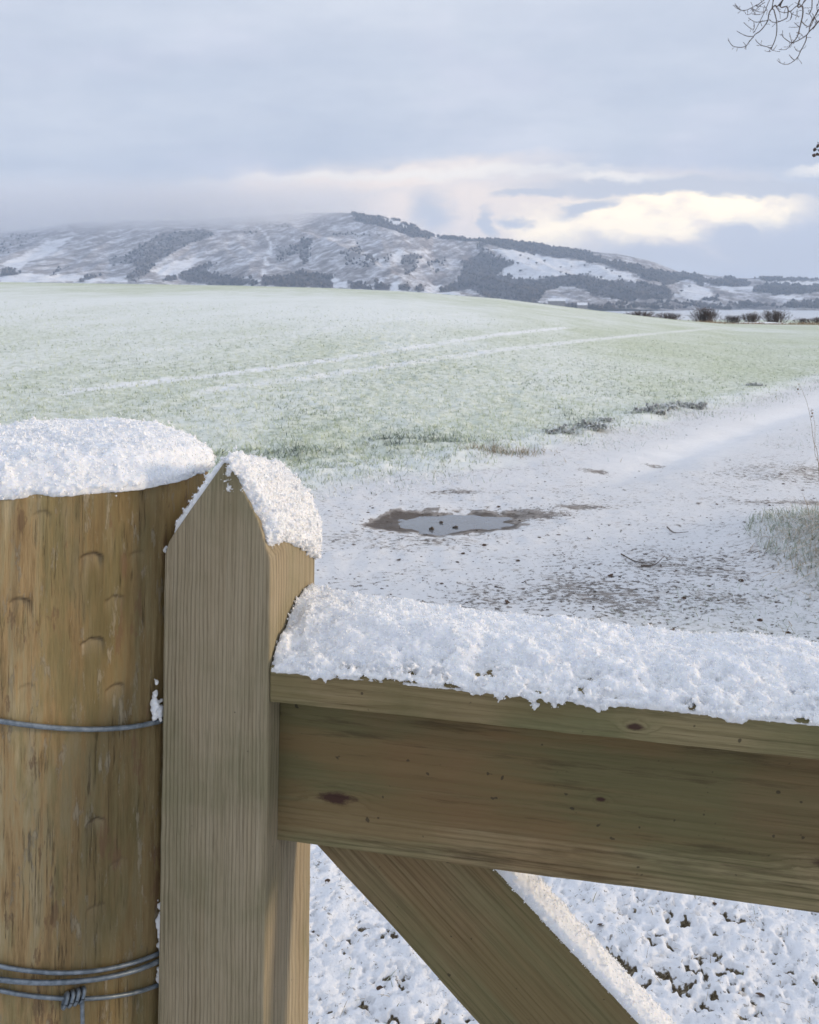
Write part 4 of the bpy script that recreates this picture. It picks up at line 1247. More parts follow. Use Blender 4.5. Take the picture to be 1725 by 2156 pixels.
c2 = np.stack([rng.normal(APEX[0] + 0.003, 0.0025, 60), rng.uniform(-0.0015, 0.001, 60), APEX[1] - 0.004 - 0.022 * rng.random(60) ** 1.4], -1)
snow_piece('snow_wedge', Bs, Ns, thk + 0.0016 * (thk > 0.002) * fbm(SL * 11, YY * 110, octv=3, gain=0.6, seed=124), 5500, 0.00095, GM, 'thick sunlit snow clinging to the right slope of the pointed gate stile', extra=(np.concatenate([c0, c1, c2]), np.concatenate([rng.uniform(0.0009, 0.0028, n_e), rng.uniform(0.0008, 0.002, n_f), rng.uniform(0.0006, 0.0013, 60)])), rmin=0.0005, rmax=0.0018, rough=0.0006)

# thin sheet on its shaded left slope
lp = np.array([gate_pt(474, 974, 0)] + [gate_pt(a, c, 0) for a, c in [(432, 1031), (402, 1074), (372, 1116), (360, 1134)]])
arc = np.concatenate([[0], np.cumsum(np.hypot(*np.diff(lp, axis=0).T))]); arc /= arc[-1]
LX, LZ = np.interp(sl, arc, lp[:, 0]), np.interp(sl, arc, lp[:, 1])
dX, dZ = np.gradient(LX), np.gradient(LZ); ln = np.hypot(dX, dZ)
lnX, lnZ = dZ / ln, -dX / ln
YY2 = np.broadcast_to(np.linspace(0.003, D_ST - 0.002, 60)[None, :], (90, 60)); SL2 = np.broadcast_to(sl[:, None], (90, 60))
Bl = np.stack([np.broadcast_to(LX[:, None], SL2.shape), YY2, hip(np.broadcast_to(LZ[:, None], SL2.shape), YY2)], -1)
Nl = np.stack([np.broadcast_to(lnX[:, None], SL2.shape), 0 * YY2, np.broadcast_to(lnZ[:, None], SL2.shape)], -1)
tl = 0.0072 * sstep(1.02, 0.75, SL2 + 0.06 * fbm(YY2 * 60, SL2 * 6, octv=2, seed=131)) * (0.85 + 0.3 * fbm(SL2 * 8, YY2 * 50, octv=3, seed=130)) * sstep(0.0, 0.006, YY2)
snow_piece('snow_sheet', Bl, Nl, tl, 1500, 0.0012, GM, 'thin bluish sheet of snow on the shaded left slope of the stile point', rmin=0.0008, rmax=0.0018, rough=0.0003)

# ridge along the top rail
SMAX = 0.64
ns_, nt_ = 620, 110
ss_ = np.linspace(0.0015, SMAX, ns_)[:, None]; tt_ = np.linspace(-0.001, 0.136, nt_)[None, :]
zt = np.where(tt_ < 0.034, zc1 + (zc2 - zc1) * np.clip(tt_, 0, 1) / 0.034, zc2)
BX = np.broadcast_to(ss_, (ns_, nt_)); BY = np.broadcast_to(tt_, (ns_, nt_))
Br = np.stack([BX, BY, np.broadcast_to(zt, (ns_, nt_))], -1)
bank = sstep(0.012, 0.066, BY + 0.010 * fbm(BX * 13, BY * 5, octv=3, seed=140))
hr = 0.0195 * bank * (0.95 - 0.85 * BX + 0.28 * fbm(BX * 9, BY * 12, octv=3, seed=141) + 0.5 * np.exp(-BX / 0.05)) * sstep(0.139, 0.112, BY) ** 0.5
patch = fbm(BX * 48, BY * 55, octv=4, gain=0.6, seed=142)
fr_thin = 0.0040 + 0.0105 * patch + 0.0022 * fbm(BX * 120, BY * 120, octv=3, gain=0.6, seed=149) + 0.004 * np.exp(-BX / 0.05)
edge_cut = 0.006 + 0.006 * fbm(BX * 40, BX * 0, octv=3, seed=143)
fr_thin = fr_thin - 0.008 * sstep(0.006, -0.004, BY - edge_cut * 0.35)
hr = hr + np.clip(fr_thin, -0.003, 1) * (1 - 0.6 * bank)
hr = np.where(hr < 0.0004, -0.0025, hr)
n_e = 3800
es = rng.uniform(0.004, SMAX, n_e)
cl_ = np.clip(fbm(es * 38, es * 0, octv=4, gain=0.6, seed=145) + 0.28, 0, 1)
hang = 0.016 * cl_ ** 1.5 * rng.random(n_e)
c0 = np.stack([es, -0.0005 + rng.normal(0, 0.0012, n_e) + 0.006 * rng.random(n_e) * (rng.random(n_e) > 0.4), zc1 + 0.002 - hang], -1)
keep = rng.random(n_e) < 0.18 + cl_ * 1.3
c0 = c0[keep]
n_g = 5200
gs, gt = rng.uniform(0.004, SMAX, n_g), rng.uniform(0.0, 0.06, n_g)
gcl = fbm(gs * 60, gt * 60, octv=3, seed=147)
kk = gcl > 0.0
gs, gt = gs[kk], gt[kk]
gz_ = np.where(gt < 0.034, zc1 + (zc2 - zc1) * gt / 0.034, zc2) + 0.002 + 0.004 * rng.random(len(gs))
c1 = np.stack([gs, gt, gz_], -1)
snow_piece('snow_ridge', Br, np.array([0, 0, 1.0]), hr + 0.0010 * fbm(BX * 120, BY * 120, octv=3, gain=0.6, seed=148) + 0.0026 * (1 - bank) * fbm(BX * 55, BY * 70, octv=3, gain=0.6, seed=152), 8500, 0.00118, GM @ RM, 'long ridge of fluffy snow lying along the top rail of the gate', extra=(np.concatenate([c0, c1]), np.concatenate([0.0006 + 0.0017 * rng.random(len(c0)) ** 1.6, 0.0006 + 0.0020 * rng.random(len(c1)) ** 2])), rmin=0.0004, rmax=0.0015, rough=0.0005)
# the same ridge further along, out of the picture
n3s, n3t = 520, 60
ss3 = np.linspace(SMAX - 0.012, LEN, n3s)[:, None]; tt3 = np.linspace(-0.001, 0.134, n3t)[None, :]
BX3 = np.broadcast_to(ss3, (n3s, n3t)); BY3 = np.broadcast_to(tt3, (n3s, n3t))
bank3 = sstep(0.012, 0.066, BY3 + 0.010 * fbm(BX3 * 13, BY3 * 5, octv=3, seed=140))
h3 = 0.0195 * bank3 * (0.42 + 0.28 * fbm(BX3 * 9, BY3 * 12, octv=3, seed=141)) * sstep(0.136, 0.112, BY3) ** 0.5
h3 = h3 + np.clip(0.0046 + 0.0105 * fbm(BX3 * 48, BY3 * 55, octv=4, gain=0.6, seed=142) - 0.008 * sstep(0.006, -0.004, BY3), -0.003, 1) * (1 - 0.6 * bank3)
h3 = h3 + 0.0022 * fbm(BX3 * 110, BY3 * 110, octv=4, gain=0.65, seed=151)
snow_rest = np.stack([BX3, BY3, np.where(BY3 < 0.034, zc1 + (zc2 - zc1) * np.clip(BY3, 0, 1) / 0.034, zc2) + h3], -1)
ridge_o = [o_ for o_ in COL.objects if o_.name.startswith('snow_ridge')][0]
obj('drift', mesh_np('drift', snow_rest.reshape(-1, 3), quads=grid_quads(n3s, n3t)), SNOW, ridge_o)

# strip on the brace
na_, nb_ = 420, 40
L0, L1 = -0.62, 0.14
lz = np.linspace(L0, L1, na_)[:, None]; lt = np.linspace(TB - 0.001, TB + TBK - 0.004, nb_)[None, :]
BZ = np.broadcast_to(lz, (na_, nb_)); BT = np.broadcast_to(lt, (na_, nb_))
Bb = np.stack([xr(BZ), BT, BZ], -1)
tq = (BT - TB) / TBK
hb_ = 0.0105 * np.clip(np.sin(np.pi * np.clip(tq * 0.86 + 0.10, 0, 1)), 0, 1) ** 0.55 * (1 + 0.16 * fbm(BZ * 16, BT * 20, octv=3, seed=160)) + 0.0012 * fbm(BZ * 90, BT * 90, octv=3, seed=161)
n_e = 700
ez = rng.uniform(L0, L1, n_e); cl_ = np.clip(fbm(ez * 45, ez * 0, octv=3, seed=162), 0, 1)
c0 = np.stack([xr(ez) + 0.002 - 0.006 * cl_ * rng.random(n_e), TB - 0.0005 + rng.normal(0, 0.001, n_e), ez], -1)
snow_piece('snow_strip', Bb, np.array([1.0, 0, 0]), hb_, 3500, 0.0013, GM @ BM, 'narrow sunlit strip of snow along the upper edge of the diagonal brace', extra=(c0, rng.uniform(0.0007, 0.002, n_e)), rmin=0.0004, rmax=0.0013, rough=0.0004)


# little clumps caught where the wires meet the stile
def clump(pts, n_, label, r0=0.0009, r1=0.0030):
    C = []
    for (a, c, sx, sy) in pts:
        t0, z0 = post_hit(a, c)
        tt = t0 + rng.normal(0, sx, n_) ; zz = z0 + np.abs(rng.normal(0, sy, n_)) * np.where(rng.random(n_) < .8, 1, -0.4)
        rr3 = PR + 0.002 + 0.004 * rng.random(n_)
        C.append(np.stack([rr3 * np.cos(tt), rr3 * np.sin(tt), zz], -1))
    C = np.concatenate(C)
    v_, f_ = lumps(C, r0 + (r1 - r0) * rng.random(len(C)) ** 1.5, jit=0.3)
    me = remeshed('snow_clump', v_, f_, None, 0.0009)
    me.polygons.foreach_set('use_smooth', np.ones(len(me.polygons), bool))
    obj('snow_clump', me, SNOW, matrix=PM, label=label, cat='snow', group='snow clumps caught on the wires')


clump([(305, 1500, 0.022, 0.005), (325, 1490, 0.016, 0.008), (296, 1488, 0.008, 0.010)], 45, 'tiny snow clump resting on the top wire beside the gate stile')
clump([(318, 1985, 0.012, 0.012), (312, 1955, 0.010, 0.010), (322, 1998, 0.016, 0.006)], 60, 'upright snow clump above the wire pair beside the gate stile')
clump([(315, 2052, 0.016, 0.007), (325, 2045, 0.012, 0.009)], 50, 'small snow clump on the knotted wire beside the gate stile')
clump([(316, 1160, 0.003, 0.003)], 14, 'single snow crumb stuck high on the right of the round post', 0.0007, 0.0016)

# ------------------------------------------------------------------ growing things and litter


def strips(base, tip_dir, length, width, bend, segs=3, tone=None):
    """grass-like blades: base (n,3), unit direction, lengths, widths, bend (droop) -> verts, tris"""
    n_ = len(base)
    side = np.cross(tip_dir, np.array([0, 0, 1.0])) + rng.normal(0, 0.15, (n_, 3))
    side /= np.linalg.norm(side, axis=1, keepdims=True) + 1e-9
    V = np.zeros((n_, 2 * segs + 1, 3))
    for k in range(segs):
        f = k / segs
        p = base + tip_dir * (length * f)[:, None]
        p[:, 2] -= bend * length * f * f
        wv = width * (1 - 0.55 * f)
        V[:, 2 * k] = p - side * (wv / 2)[:, None]; V[:, 2 * k + 1] = p + side * (wv / 2)[:, None]
    p = base + tip_dir * length[:, None]; p[:, 2] -= bend * length
    V[:, 2 * segs] = p
    F = []
    for k in range(segs - 1):
        F += [(2 * k, 2 * k + 1, 2 * k + 3), (2 * k, 2 * k + 3, 2 * k + 2)]
    F += [(2 * segs - 2, 2 * segs - 1, 2 * segs)]
    F = (np.array(F)[None] + (2 * segs + 1) * np.arange(n_)[:, None, None]).reshape(-1, 3)
    T_ = None if tone is None else np.repeat(tone, 2 * segs + 1)
    return V.reshape(-1, 3), F, T_


def rand_dirs(n_, up0_, up1_):
    az = rng.uniform(0, 2 * np.pi, n_); el = rng.uniform(up0_, up1_, n_)
    return np.stack([np.cos(az) * np.cos(el), np.sin(az) * np.cos(el), np.sin(el)], -1)


def mat_blades(name, stops):
    m, b = new_mat(name)
    tone = b.attr('tone')
    o = b.n('TexCoord').outputs['Object']
    n_ = b.noise(o, 90, 2, 0.5)
    col = b.ramp(tone, stops)
    col = b.mix(b.ss(n_, 0.35, 0.75, 0.0, 0.45), col, (0.80, 0.83, 0.86))
    p = finish(b, col, 0.7, None, spec=0.2)
    return m


def gz_at(x, y):
    return ground_z(x, y) + ground_detail(x, y)


# crop: seedlings in the near field, standing through the snow
NP = 46000
uu = rng.uniform(-0.62, 0.56, NP); iy = rng.uniform(1 / 48, 1 / 6.6, NP)
cy = 1 / iy; cx = uu * cy
keep = edge_dist(cx, cy) + 0.30 * fbm(cx * 1.3, cy * 1.3, octv=4, seed=21) > 0.02
keep &= rng.random(NP) < 0.35 + 0.65 * sstep(0.0, 0.7, edge_dist(cx, cy))
cx, cy = cx[keep], cy[keep]
nb_l = 3
bx_ = np.repeat(cx, nb_l); by_ = np.repeat(cy, nb_l)
ed_ = edge_dist(bx_, by_)
weed = np.exp(-((by_ - 9.35 - 0.10 * bx_ - 0.5 * fbm(bx_ * 0.7, by_ * 0, octv=2, seed=204)) / 0.30) ** 2) * sstep(3.0, -0.5, bx_) * (fbm(bx_ * 1.6, by_ * 1.6, octv=3, seed=205) > -0.12)
n_ = len(bx_)
far = np.sqrt(np.maximum(by_ / 11, 0.6))
bb = np.stack([bx_ + rng.normal(0, 0.016, n_), by_ + rng.normal(0, 0.016, n_), gz_at(bx_, by_) - 0.006], -1)
ln_ = rng.uniform(0.045, 0.095, n_) * (1 + 0.5 * weed)
tone = np.clip(0.56 + 0.50 * fbm(bx_ * 0.9, by_ * 0.6, octv=3, seed=206) + rng.normal(0, 0.22, n_) - 0.42 * weed * (rng.random(n_) < 0.7), 0, 1)
bv, bf, bt = strips(bb, rand_dirs(n_, 0.25, 1.25), ln_, rng.uniform(0.005, 0.009, n_) * far * (1 + 0.6 * weed), rng.uniform(0.0, 0.5, n_), 2, tone)
cme = mesh_np('crop', bv, tris=bf, smooth=False); set_attr(cme, 'tone', bt)
CROPM = mat_blades('crop_blades', [(0.0, (0.070, 0.105, 0.085)), (0.2, (0.16, 0.215, 0.145)), (0.42, (0.36, 0.43, 0.24)), (0.6, (0.56, 0.62, 0.36)), (0.78, (0.70, 0.76, 0.60)), (1.0, (0.82, 0.86, 0.83))])
obj('crop', cme, CROPM, kind='stuff')

# rough grass: verge on the right, lane crown, field margin, turf behind the gate
GR = []


def grass_patch(x, y, l0, l1, w0, tone_mu, bend=0.5, el=(0.5, 1.4)):
    k_ = len(x)
    b3 = np.stack([x, y, gz_at(x, y) - 0.004], -1)
    tn = np.clip(rng.normal(tone_mu, 0.22, k_), 0, 1)
    GR.append(strips(b3, rand_dirs(k_, *el), rng.uniform(l0, l1, k_), w0 * rng.uniform(0.7, 1.3, k_), bend * rng.random(k_), 3, tn))


k_ = 11000
x_, y_ = rng.normal(2.52, 0.36, k_), rng.normal(5.1, 0.85, k_)
m_ = (mound(x_, y_) > 0.05) & (rng.random(k_) < 0.6)
grass_patch(x_[m_], y_[m_], 0.04, 0.12, 0.0050, 0.62)
k_ = 5200
x_, y_ = rng.uniform(0.5, 2.6, k_), rng.uniform(3.0, 4.9, k_)
m_ = (fbm(x_ * 1.6, y_ * 1.6, octv=3, seed=211) + 0.55 * (x_ - 1.45) > -0.05) & (rng.random(k_) < 0.75)
grass_patch(x_[m_], y_[m_], 0.03, 0.08, 0.0036, 0.68, 0.8, (0.2, 1.0))
k_ = 6500
ex = rng.uniform(-1.2, 9, k_); ey_ = np.interp(ex, EDGE[:, 0], EDGE[:, 1]) + rng.normal(-0.05, 0.45, k_)
m_ = fbm(ex * 1.2, ey_ * 1.2, octv=3, seed=212) > -0.15
grass_patch(ex[m_], ey_[m_], 0.03, 0.09, 0.0065, 0.78)
k_ = 5000
ex = rng.uniform(1.2, 12, k_); ey_ = np.interp(ex, EDGE[:, 0], EDGE[:, 1]) + rng.normal(-3.1, 0.55, k_)
m_ = (fbm(ex * 0.9, ey_ * 0.9, octv=3, seed=213) > -0.02) & (ey_ > 5.2)
grass_patch(ex[m_], ey_[m_], 0.02, 0.06, 0.0060, 0.75, 0.9, (0.1, 0.9))
# tan field-margin tuft
k_ = 420
grass_patch(rng.normal(0.95, 0.20, k_), rng.normal(9.05, 0.10, k_), 0.06, 0.14, 0.006, 0.22, 0.6)
v_ = np.concatenate([g[0] for g in GR]); off_ = np.cumsum([0] + [len(g[0]) for g in GR[:-1]])
f_ = np.concatenate([g[1] + o_ for g, o_ in zip(GR, off_)]); t_ = np.concatenate([g[2] for g in GR])
vme = mesh_np('verge_grass', v_, tris=f_, smooth=False); set_attr(vme, 'tone', t_)
VERGEM = mat_blades('frosted_grass', [(0.0, (0.22, 0.15, 0.07)), (0.25, (0.40, 0.31, 0.18)), (0.4, (0.16, 0.20, 0.10)), (0.6, (0.36, 0.42, 0.31)), (0.8, (0.68, 0.72, 0.70)), (1.0, (0.82, 0.84, 0.87))])
obj('verge_grass', vme, VERGEM, kind='stuff')
# short blades poking through the snow behind the gate
k_ = 9000
x_, y_ = rng.uniform(-0.5, 1.7, k_), rng.uniform(1.75, 3.3, k_)
th2, hole2 = turf_height(x_, y_)
m_ = (hole2 > 0.25) | (rng.random(k_) < 0.16)
x_, y_, th2 = x_[m_], y_[m_], th2[m_]; k_ = len(x_)
b3 = np.stack([x_, y_, gz_at(x_, y_) + 0.008 + th2], -1)
v_, f_, t_ = strips(b3, rand_dirs(k_, 0.2, 1.1), rng.uniform(0.010, 0.045, k_), rng.uniform(0.0010, 0.0024, k_), rng.random(k_) * 0.7, 3, np.clip(rng.normal(0.30, 0.2, k_), 0, 0.7))
tme2 = mesh_np('turf_blades', v_, tris=f_, smooth=False); set_attr(tme2, 'tone', t_)
obj('turf_grass', tme2, VERGEM, kind='stuff')

# dead grass tussock with a dark root hollow on the right bank
TUS = empty('dead_grass_tussock', Matrix.Translation((2.36, 4.85, float(gz_at(2.36, 4.85)))), label='straw coloured dead grass tussock on the bank at the right edge above the gate', cat='grass')
STRAW = mat_blades('straw', [(0.0, (0.12, 0.075, 0.04)), (0.35, (0.34, 0.25, 0.15)), (0.7, (0.52, 0.44, 0.33)), (1.0, (0.74, 0.70, 0.64))])
k_ = 2000
bx_, by_ = rng.normal(0.16, 0.20, k_), rng.normal(0.05, 0.42, k_)
b3 = np.stack([bx_, by_, gz_at(bx_ + 2.36, by_ + 4.85) - float(gz_at(2.36, 4.85))], -1)
dr = rand_dirs(k_, 0.1, 0.9); dr[:, 0] -= 0.55; dr[:, 1] -= 0.35; dr /= np.linalg.norm(dr, axis=1, keepdims=True)
v_, f_, t_ = strips(b3, dr, rng.uniform(0.08, 0.24, k_), rng.uniform(0.0035, 0.007, k_), rng.uniform(0.2, 0.8, k_), 4, np.clip(rng.normal(0.66, 0.25, k_), 0, 1))
me_ = mesh_np('blades', v_, tris=f_, smooth=False); set_attr(me_, 'tone', t_)
obj('blades', me_, STRAW, TUS, kind='stuff')
ROOT = mat_simple('dark_root', (0.030, 0.020, 0.014), (0.10, 0.068, 0.045), 60, 0.9, 0.5, 0.004)
pth_ = []
for i in range(9):
    p0 = np.array([rng.normal(0.10, 0.06), -0.20 + rng.normal(0, 0.05), rng.uniform(-0.04, 0.05)])
    p = [p0]
    for j in range(5):
        p.append(p[-1] + np.array([rng.normal(-0.02, 0.05), rng.normal(-0.02, 0.03), rng.normal(-0.03, 0.03)]))
    pth_.append((smooth_path(np.array(p), 3), np.linspace(rng.uniform(0.003, 0.006), 0.0012, 16)))
v_, q_ = tube(pth_, 5)
obj('root', mesh_np('root', v_, quads=q_), ROOT, TUS, kind='stuff')
cen = np.stack([rng.normal(0.06, 0.07, 40), -0.16 + rng.normal(0, 0.05, 40), -0.03 + rng.normal(0, 0.03, 40)], -1)
v_, f_ = lumps(cen, rng.uniform(0.015, 0.035, 40), jit=0.45)
obj('soil', mesh_np('soil', v_, tris=f_), ROOT, TUS, kind='stuff')

# thin dead stalks at the right edge
STALK = mat_simple('dry_stalk', (0.20, 0.13, 0.07), (0.34, 0.25, 0.15), 40, 0.8, 0.2, 0.001)
for i, (pts, Y, lab) in enumerate((([(1722, 960), (1716, 930), (1712, 880), (1704, 840), (1694, 812)], 6.2, 'tall thin dead stalk leaning left at the right edge above the lane'),
                                   ([(1726, 985), (1719, 955), (1722, 900), (1717, 862)], 6.0, 'short dry stem beside the tall stalk at the right edge'))):
    P = np.array([((a - CX) / FV * Y, Y + 0.02 * k, EYE - (c - HY) / FV * Y) for k, (a, c) in enumerate(pts)])
    foot = np.array([[P[0][0] + 0.03, Y, float(gz_at(P[0][0] + 0.03, Y)) - 0.02]])
    P = smooth_path(np.concatenate([foot, P]), 5)
    st = empty('dead_stalk', Matrix.Translation(Vector(P[0])), label=lab, cat='plant', group='dead stalks at the lane side')
    v_, q_ = tube([(P - P[0], np.linspace(0.0020, 0.0007, len(P)))], 5)
    obj('stem', mesh_np('stem', v_, quads=q_), STALK, st)
    cen = np.stack([P[-1] - P[0] + rng.normal(0, 0.008, 3) - np.array([0, 0, 0.012 * j]) for j in range(5)])
    v_, f_ = lumps(cen, rng.uniform(0.003, 0.007, 5), jit=0.4)
    obj('seed_head', mesh_np('seed_head', v_, tris=f_), STALK, st, kind='stuff')

# clods and frosted tussocks along the field edge
CLOD = mat_simple('frosted_clod', (0.08, 0.08, 0.07), (0.46, 0.48, 0.49), 40, 0.9, 0.6, 0.02)
for (a, c, sz, lab) in ((1180, 918, 0.13, 'dark frosted clod on the field edge, leftmost and nearest of the row'), (1243, 912, 0.15, 'grassy dark clod on the field edge next to the leftmost one'), (1366, 876, 0.16, 'low clod in the middle of the row on the field edge'),
                        (1402, 866, 0.17, 'broad brownish clod between two others on the field edge'), (1447, 860, 0.20, 'largest clod on the field edge, last of the row towards the lane bend'), (1275, 892, 0.08, 'small clod set behind the others on the field edge'), (1590, 815, 0.10, 'lone clod far along the field edge towards the right')):
    g = v2g(a, c)
    z0 = float(gz_at(g[0], g[1]))
    cl_o = empty('clod', Matrix.Translation((g[0], g[1], z0)), label=lab, cat='clod', group='clods along the field edge')
    k_ = 46
    cen = np.stack([rng.normal(0, sz * 0.65, k_), rng.normal(0, sz * 0.45, k_), np.abs(rng.normal(0.0, sz * 0.18, k_))], -1)
    v_, f_ = lumps(cen, rng.uniform(0.08, 0.22, k_) * sz, jit=0.45)
    obj('earth', mesh_np('earth', v_, tris=f_, smooth=False), CLOD, cl_o, kind='stuff')
    k_ = 420
    b3 = np.stack([rng.normal(0, sz * 0.85, k_), rng.normal(0, sz * 0.6, k_), np.abs(rng.normal(0, sz * 0.25, k_))], -1)
    v_, f_, t_ = strips(b3, rand_dirs(k_, 0.1, 1.2), rng.uniform(0.3, 0.85, k_) * sz, rng.uniform(0.006, 0.013, k_), rng.uniform(0.2, 1.0, k_), 3, np.clip(rng.normal(0.80, 0.25, k_), 0, 1))
    me_ = mesh_np('frosted_blades', v_, tris=f_, smooth=False); set_attr(me_, 'tone', t_)
    obj('frosted_blades', me_, VERGEM, cl_o, kind='stuff')

# gravel and crumbs of earth on the lane
k_ = 30000
u_ = rng.uniform(-0.2, 0.62, k_); y_ = 1 / rng.uniform(1 / 15, 1 / 3.4, k_); x_ = u_ * y_
ed_ = edge_dist(x_, y_)
hot = np.zeros(k_)
for cx_, cy_, rx_, ry_, am in ((0.30, 6.40, 0.62, 0.36, 1.0), (0.95, 6.7, 0.45, 0.16, .9), (1.05, 4.85, 0.85, 0.55, .85), (1.5, 5.25, 0.6, 0.45, .7), (3.05, 6.9, 0.6, 0.2, .7), (0.3, 4.3, 1.1, 0.5, .5), (2.2, 6.2, 0.7, 0.7, .4), (0.33, 7.35, 0.30, 0.10, .5)):
    hot = np.maximum(hot, am * np.exp(-(((x_ - cx_) / rx_) ** 2 + ((y_ - cy_) / ry_) ** 2)))
clus = fbm(x_ * 5, y_ * 5, octv=3, seed=230)
keep = (ed_ < -0.1) & (puddle_r(x_, y_) > 0.82) & (rng.random(k_) < 0.040 + 0.34 * hot * np.clip(0.6 + clus, 0, 1.4)) & (np.exp(-((ed_ + 1.15) / 0.4) ** 2) * (y_ > 8.5) < 0.4)
x_, y_ = x_[keep], y_[keep]; k_ = len(x_)
rad = rng.uniform(0.0018, 0.0055, k_) * np.sqrt(y_ / 5) * (1 + 0.7 * (rng.random(k_) < 0.1))
v_, f_ = lumps(np.stack([x_, y_, gz_at(x_, y_) + rad * 0.2], -1), rad, squash=(1.4, 1.0, 0.45), jit=0.45)
GRAV = mat_simple('lane_gravel', (0.030, 0.024, 0.020), (0.16, 0.13, 0.105), 14, 0.8, 0.3, 0.003)
obj('gravel', mesh_np('gravel', v_, tris=f_, smooth=False), GRAV, kind='stuff')

# fallen leaves, dark against the snow
LEAFM = mat_simple('fallen_leaf', (0.030, 0.020, 0.014), (0.11, 0.060, 0.034), 60, 0.7, 0.3, 0.001)
lo_ = []
nS = 9
for j in range(nS):
    t = j / (nS - 1)
    wdt = 0.42 * math.sin(math.pi * min(1, t * 0.94 + 0.05)) ** 0.8
    lo_.append((t - 0.5, wdt))
lv = []
for (t, wdt) in lo_:
    lv += [(t, -wdt, 0.20 * abs(wdt) + 0.10 * t * t), (t, 0, 0.03 * math.sin(t * 5)), (t, wdt, 0.24 * abs(wdt) + 0.06 * t)]
lq = grid_quads(nS, 3)
leaf_me = mesh_np('fallen_leaf', np.array(lv), quads=lq)
LAB = 'small dark curled leaf fallen on the snowy lane'
leaf_px = [(908, 1114), (1068, 1270), (1286, 1217), (1090, 1185), (1392, 1190), (1500, 1230), (1555, 1058), (1530, 1080), (1575, 1040), (1590, 1035), (1510, 1062), (1470, 1062), (1420, 1048), (1260, 1040), (1165, 1072), (1200, 1085), (1650, 1016), (1690, 1030), (1120, 1050), (975, 1165), (1020, 1150), (840, 1180), (930, 1230), (1340, 1245), (1460, 1300), (1440, 1262), (1560, 1225), (1635, 1270), (1600, 1310), (1370, 1315), (1010, 1258), (745, 1145), (770, 1265), (1490, 1345), (1660, 1335), (1300, 1152), (1240, 1135), (1050, 1065)]
for i, (a, c) in enumerate(leaf_px):
    g = v2g(a, c)
    sz = random.uniform(0.018, 0.034) * (1.25 if i < 3 else 1)
    M_ = Matrix.Translation((g[0], g[1], float(gz_at(g[0], g[1])) + sz * 0.08)) @ Matrix.Rotation(random.uniform(0, 6.28), 4, 'Z') @ Matrix.Rotation(random.uniform(-0.5, 0.5), 4, 'X') @ Matrix.Scale(sz, 4)
    obj('fallen_leaf', leaf_me, LEAFM, matrix=M_, label=LAB, cat='leaf', group='leaves fallen on the lane')
for (a, c, sz) in ((725, 1940, .020), (655, 1985, .022), (800, 2112, .016), (1265, 1975, .018), (1600, 2120, .020), (1525, 2060, .014), (1685, 1900, .015), (1505, 1925, .013), (690, 1880, .017)):
    g = v2g(a, c)
    h_, _ = turf_height(np.array([g[0]]), np.array([g[1]]))
    M_ = Matrix.Translation((g[0], g[1], float(gz_at(g[0], g[1])) + 0.012 + float(h_[0]) + sz * 0.05)) @ Matrix.Rotation(random.uniform(0, 6.28), 4, 'Z') @ Matrix.Rotation(random.uniform(-0.4, 0.4), 4, 'X') @ Matrix.Scale(sz, 4)
    obj('fallen_leaf', leaf_me, LEAFM, matrix=M_, label='small dark leaf lying in the snow below the gate rail', cat='leaf', group='leaves in the snow below the gate')

# floating bits in the puddle
for (a, c, r_, lab) in ((908, 1115, 0.013, 'round dark clod standing in the puddle near its front edge'), (928, 1101, 0.011, 'small dark clod in the middle of the puddle'), (958, 1111, 0.012, 'flat dark clod right of centre in the puddle')):
    Y = (EYE - zw) / ((c - HY) / FV)
    cen = np.stack([rng.normal(0, r_ * 0.5, 9), rng.normal(0, r_ * 0.4, 9), np.abs(rng.normal(0.004, r_ * 0.35, 9))], -1)
    v_, f_ = lumps(cen, rng.uniform(0.5, 0.9, 9) * r_, jit=0.35)
    obj('puddle_clod', mesh_np('puddle_clod', v_, tris=f_), GRAV, matrix=Matrix.Translation(((a - CX) / FV * Y, Y, zw)), label=lab, cat='clod', group='clods in the puddle')

# twigs lying on the lane
TWIG = mat_simple('twig_bark', (0.060, 0.042, 0.032), (0.15, 0.11, 0.085), 50, 0.8, 0.3, 0.001)
for pts, lab in (([(1308, 1168), (1335, 1182), (1362, 1194)], 'thin straight twig lying on the lane in front of the bank'), ([(1405, 1113), (1420, 1125), (1450, 1131)], 'bent twig lying on the lane behind the straight one'), ([(1350, 1193), (1378, 1190), (1400, 1180)], 'small forked twig lying beside the straight twig'), ([(1085, 1310), (1130, 1312), (1165, 1309)], 'dark twig lying flat on the lane just above the gate snow'), ([(1420, 1330), (1400, 1337), (1362, 1340)], 'curved dead stem on the snowy verge just above the gate snow')):
    g = np.array([v2g(a, c) for a, c in pts])
    P = np.column_stack([g, gz_at(g[:, 0], g[:, 1]) + 0.006]); P[-1, 2] += 0.02
    P = smooth_path(P, 5)
    v_, q_ = tube([(P - P[0], np.linspace(0.0042, 0.0016, len(P)))], 6)
    obj('fallen_twig', mesh_np('fallen_twig', v_, quads=q_), TWIG, matrix=Matrix.Translation(Vector(P[0])), label=lab, cat='twig', group='twigs fallen on the lane')

# ------------------------------------------------------------------ bushes beyond the field and the pale bank beside them
BUSHM = mat_simple('bare_bush', (0.050, 0.036, 0.032), (0.125, 0.090, 0.075), 1.5, 0.9, 0.0)
REEDM = mat_simple('dead_reed', (0.26, 0.19, 0.12), (0.44, 0.34, 0.23), 0.8, 0.9, 0.2, 0.05)


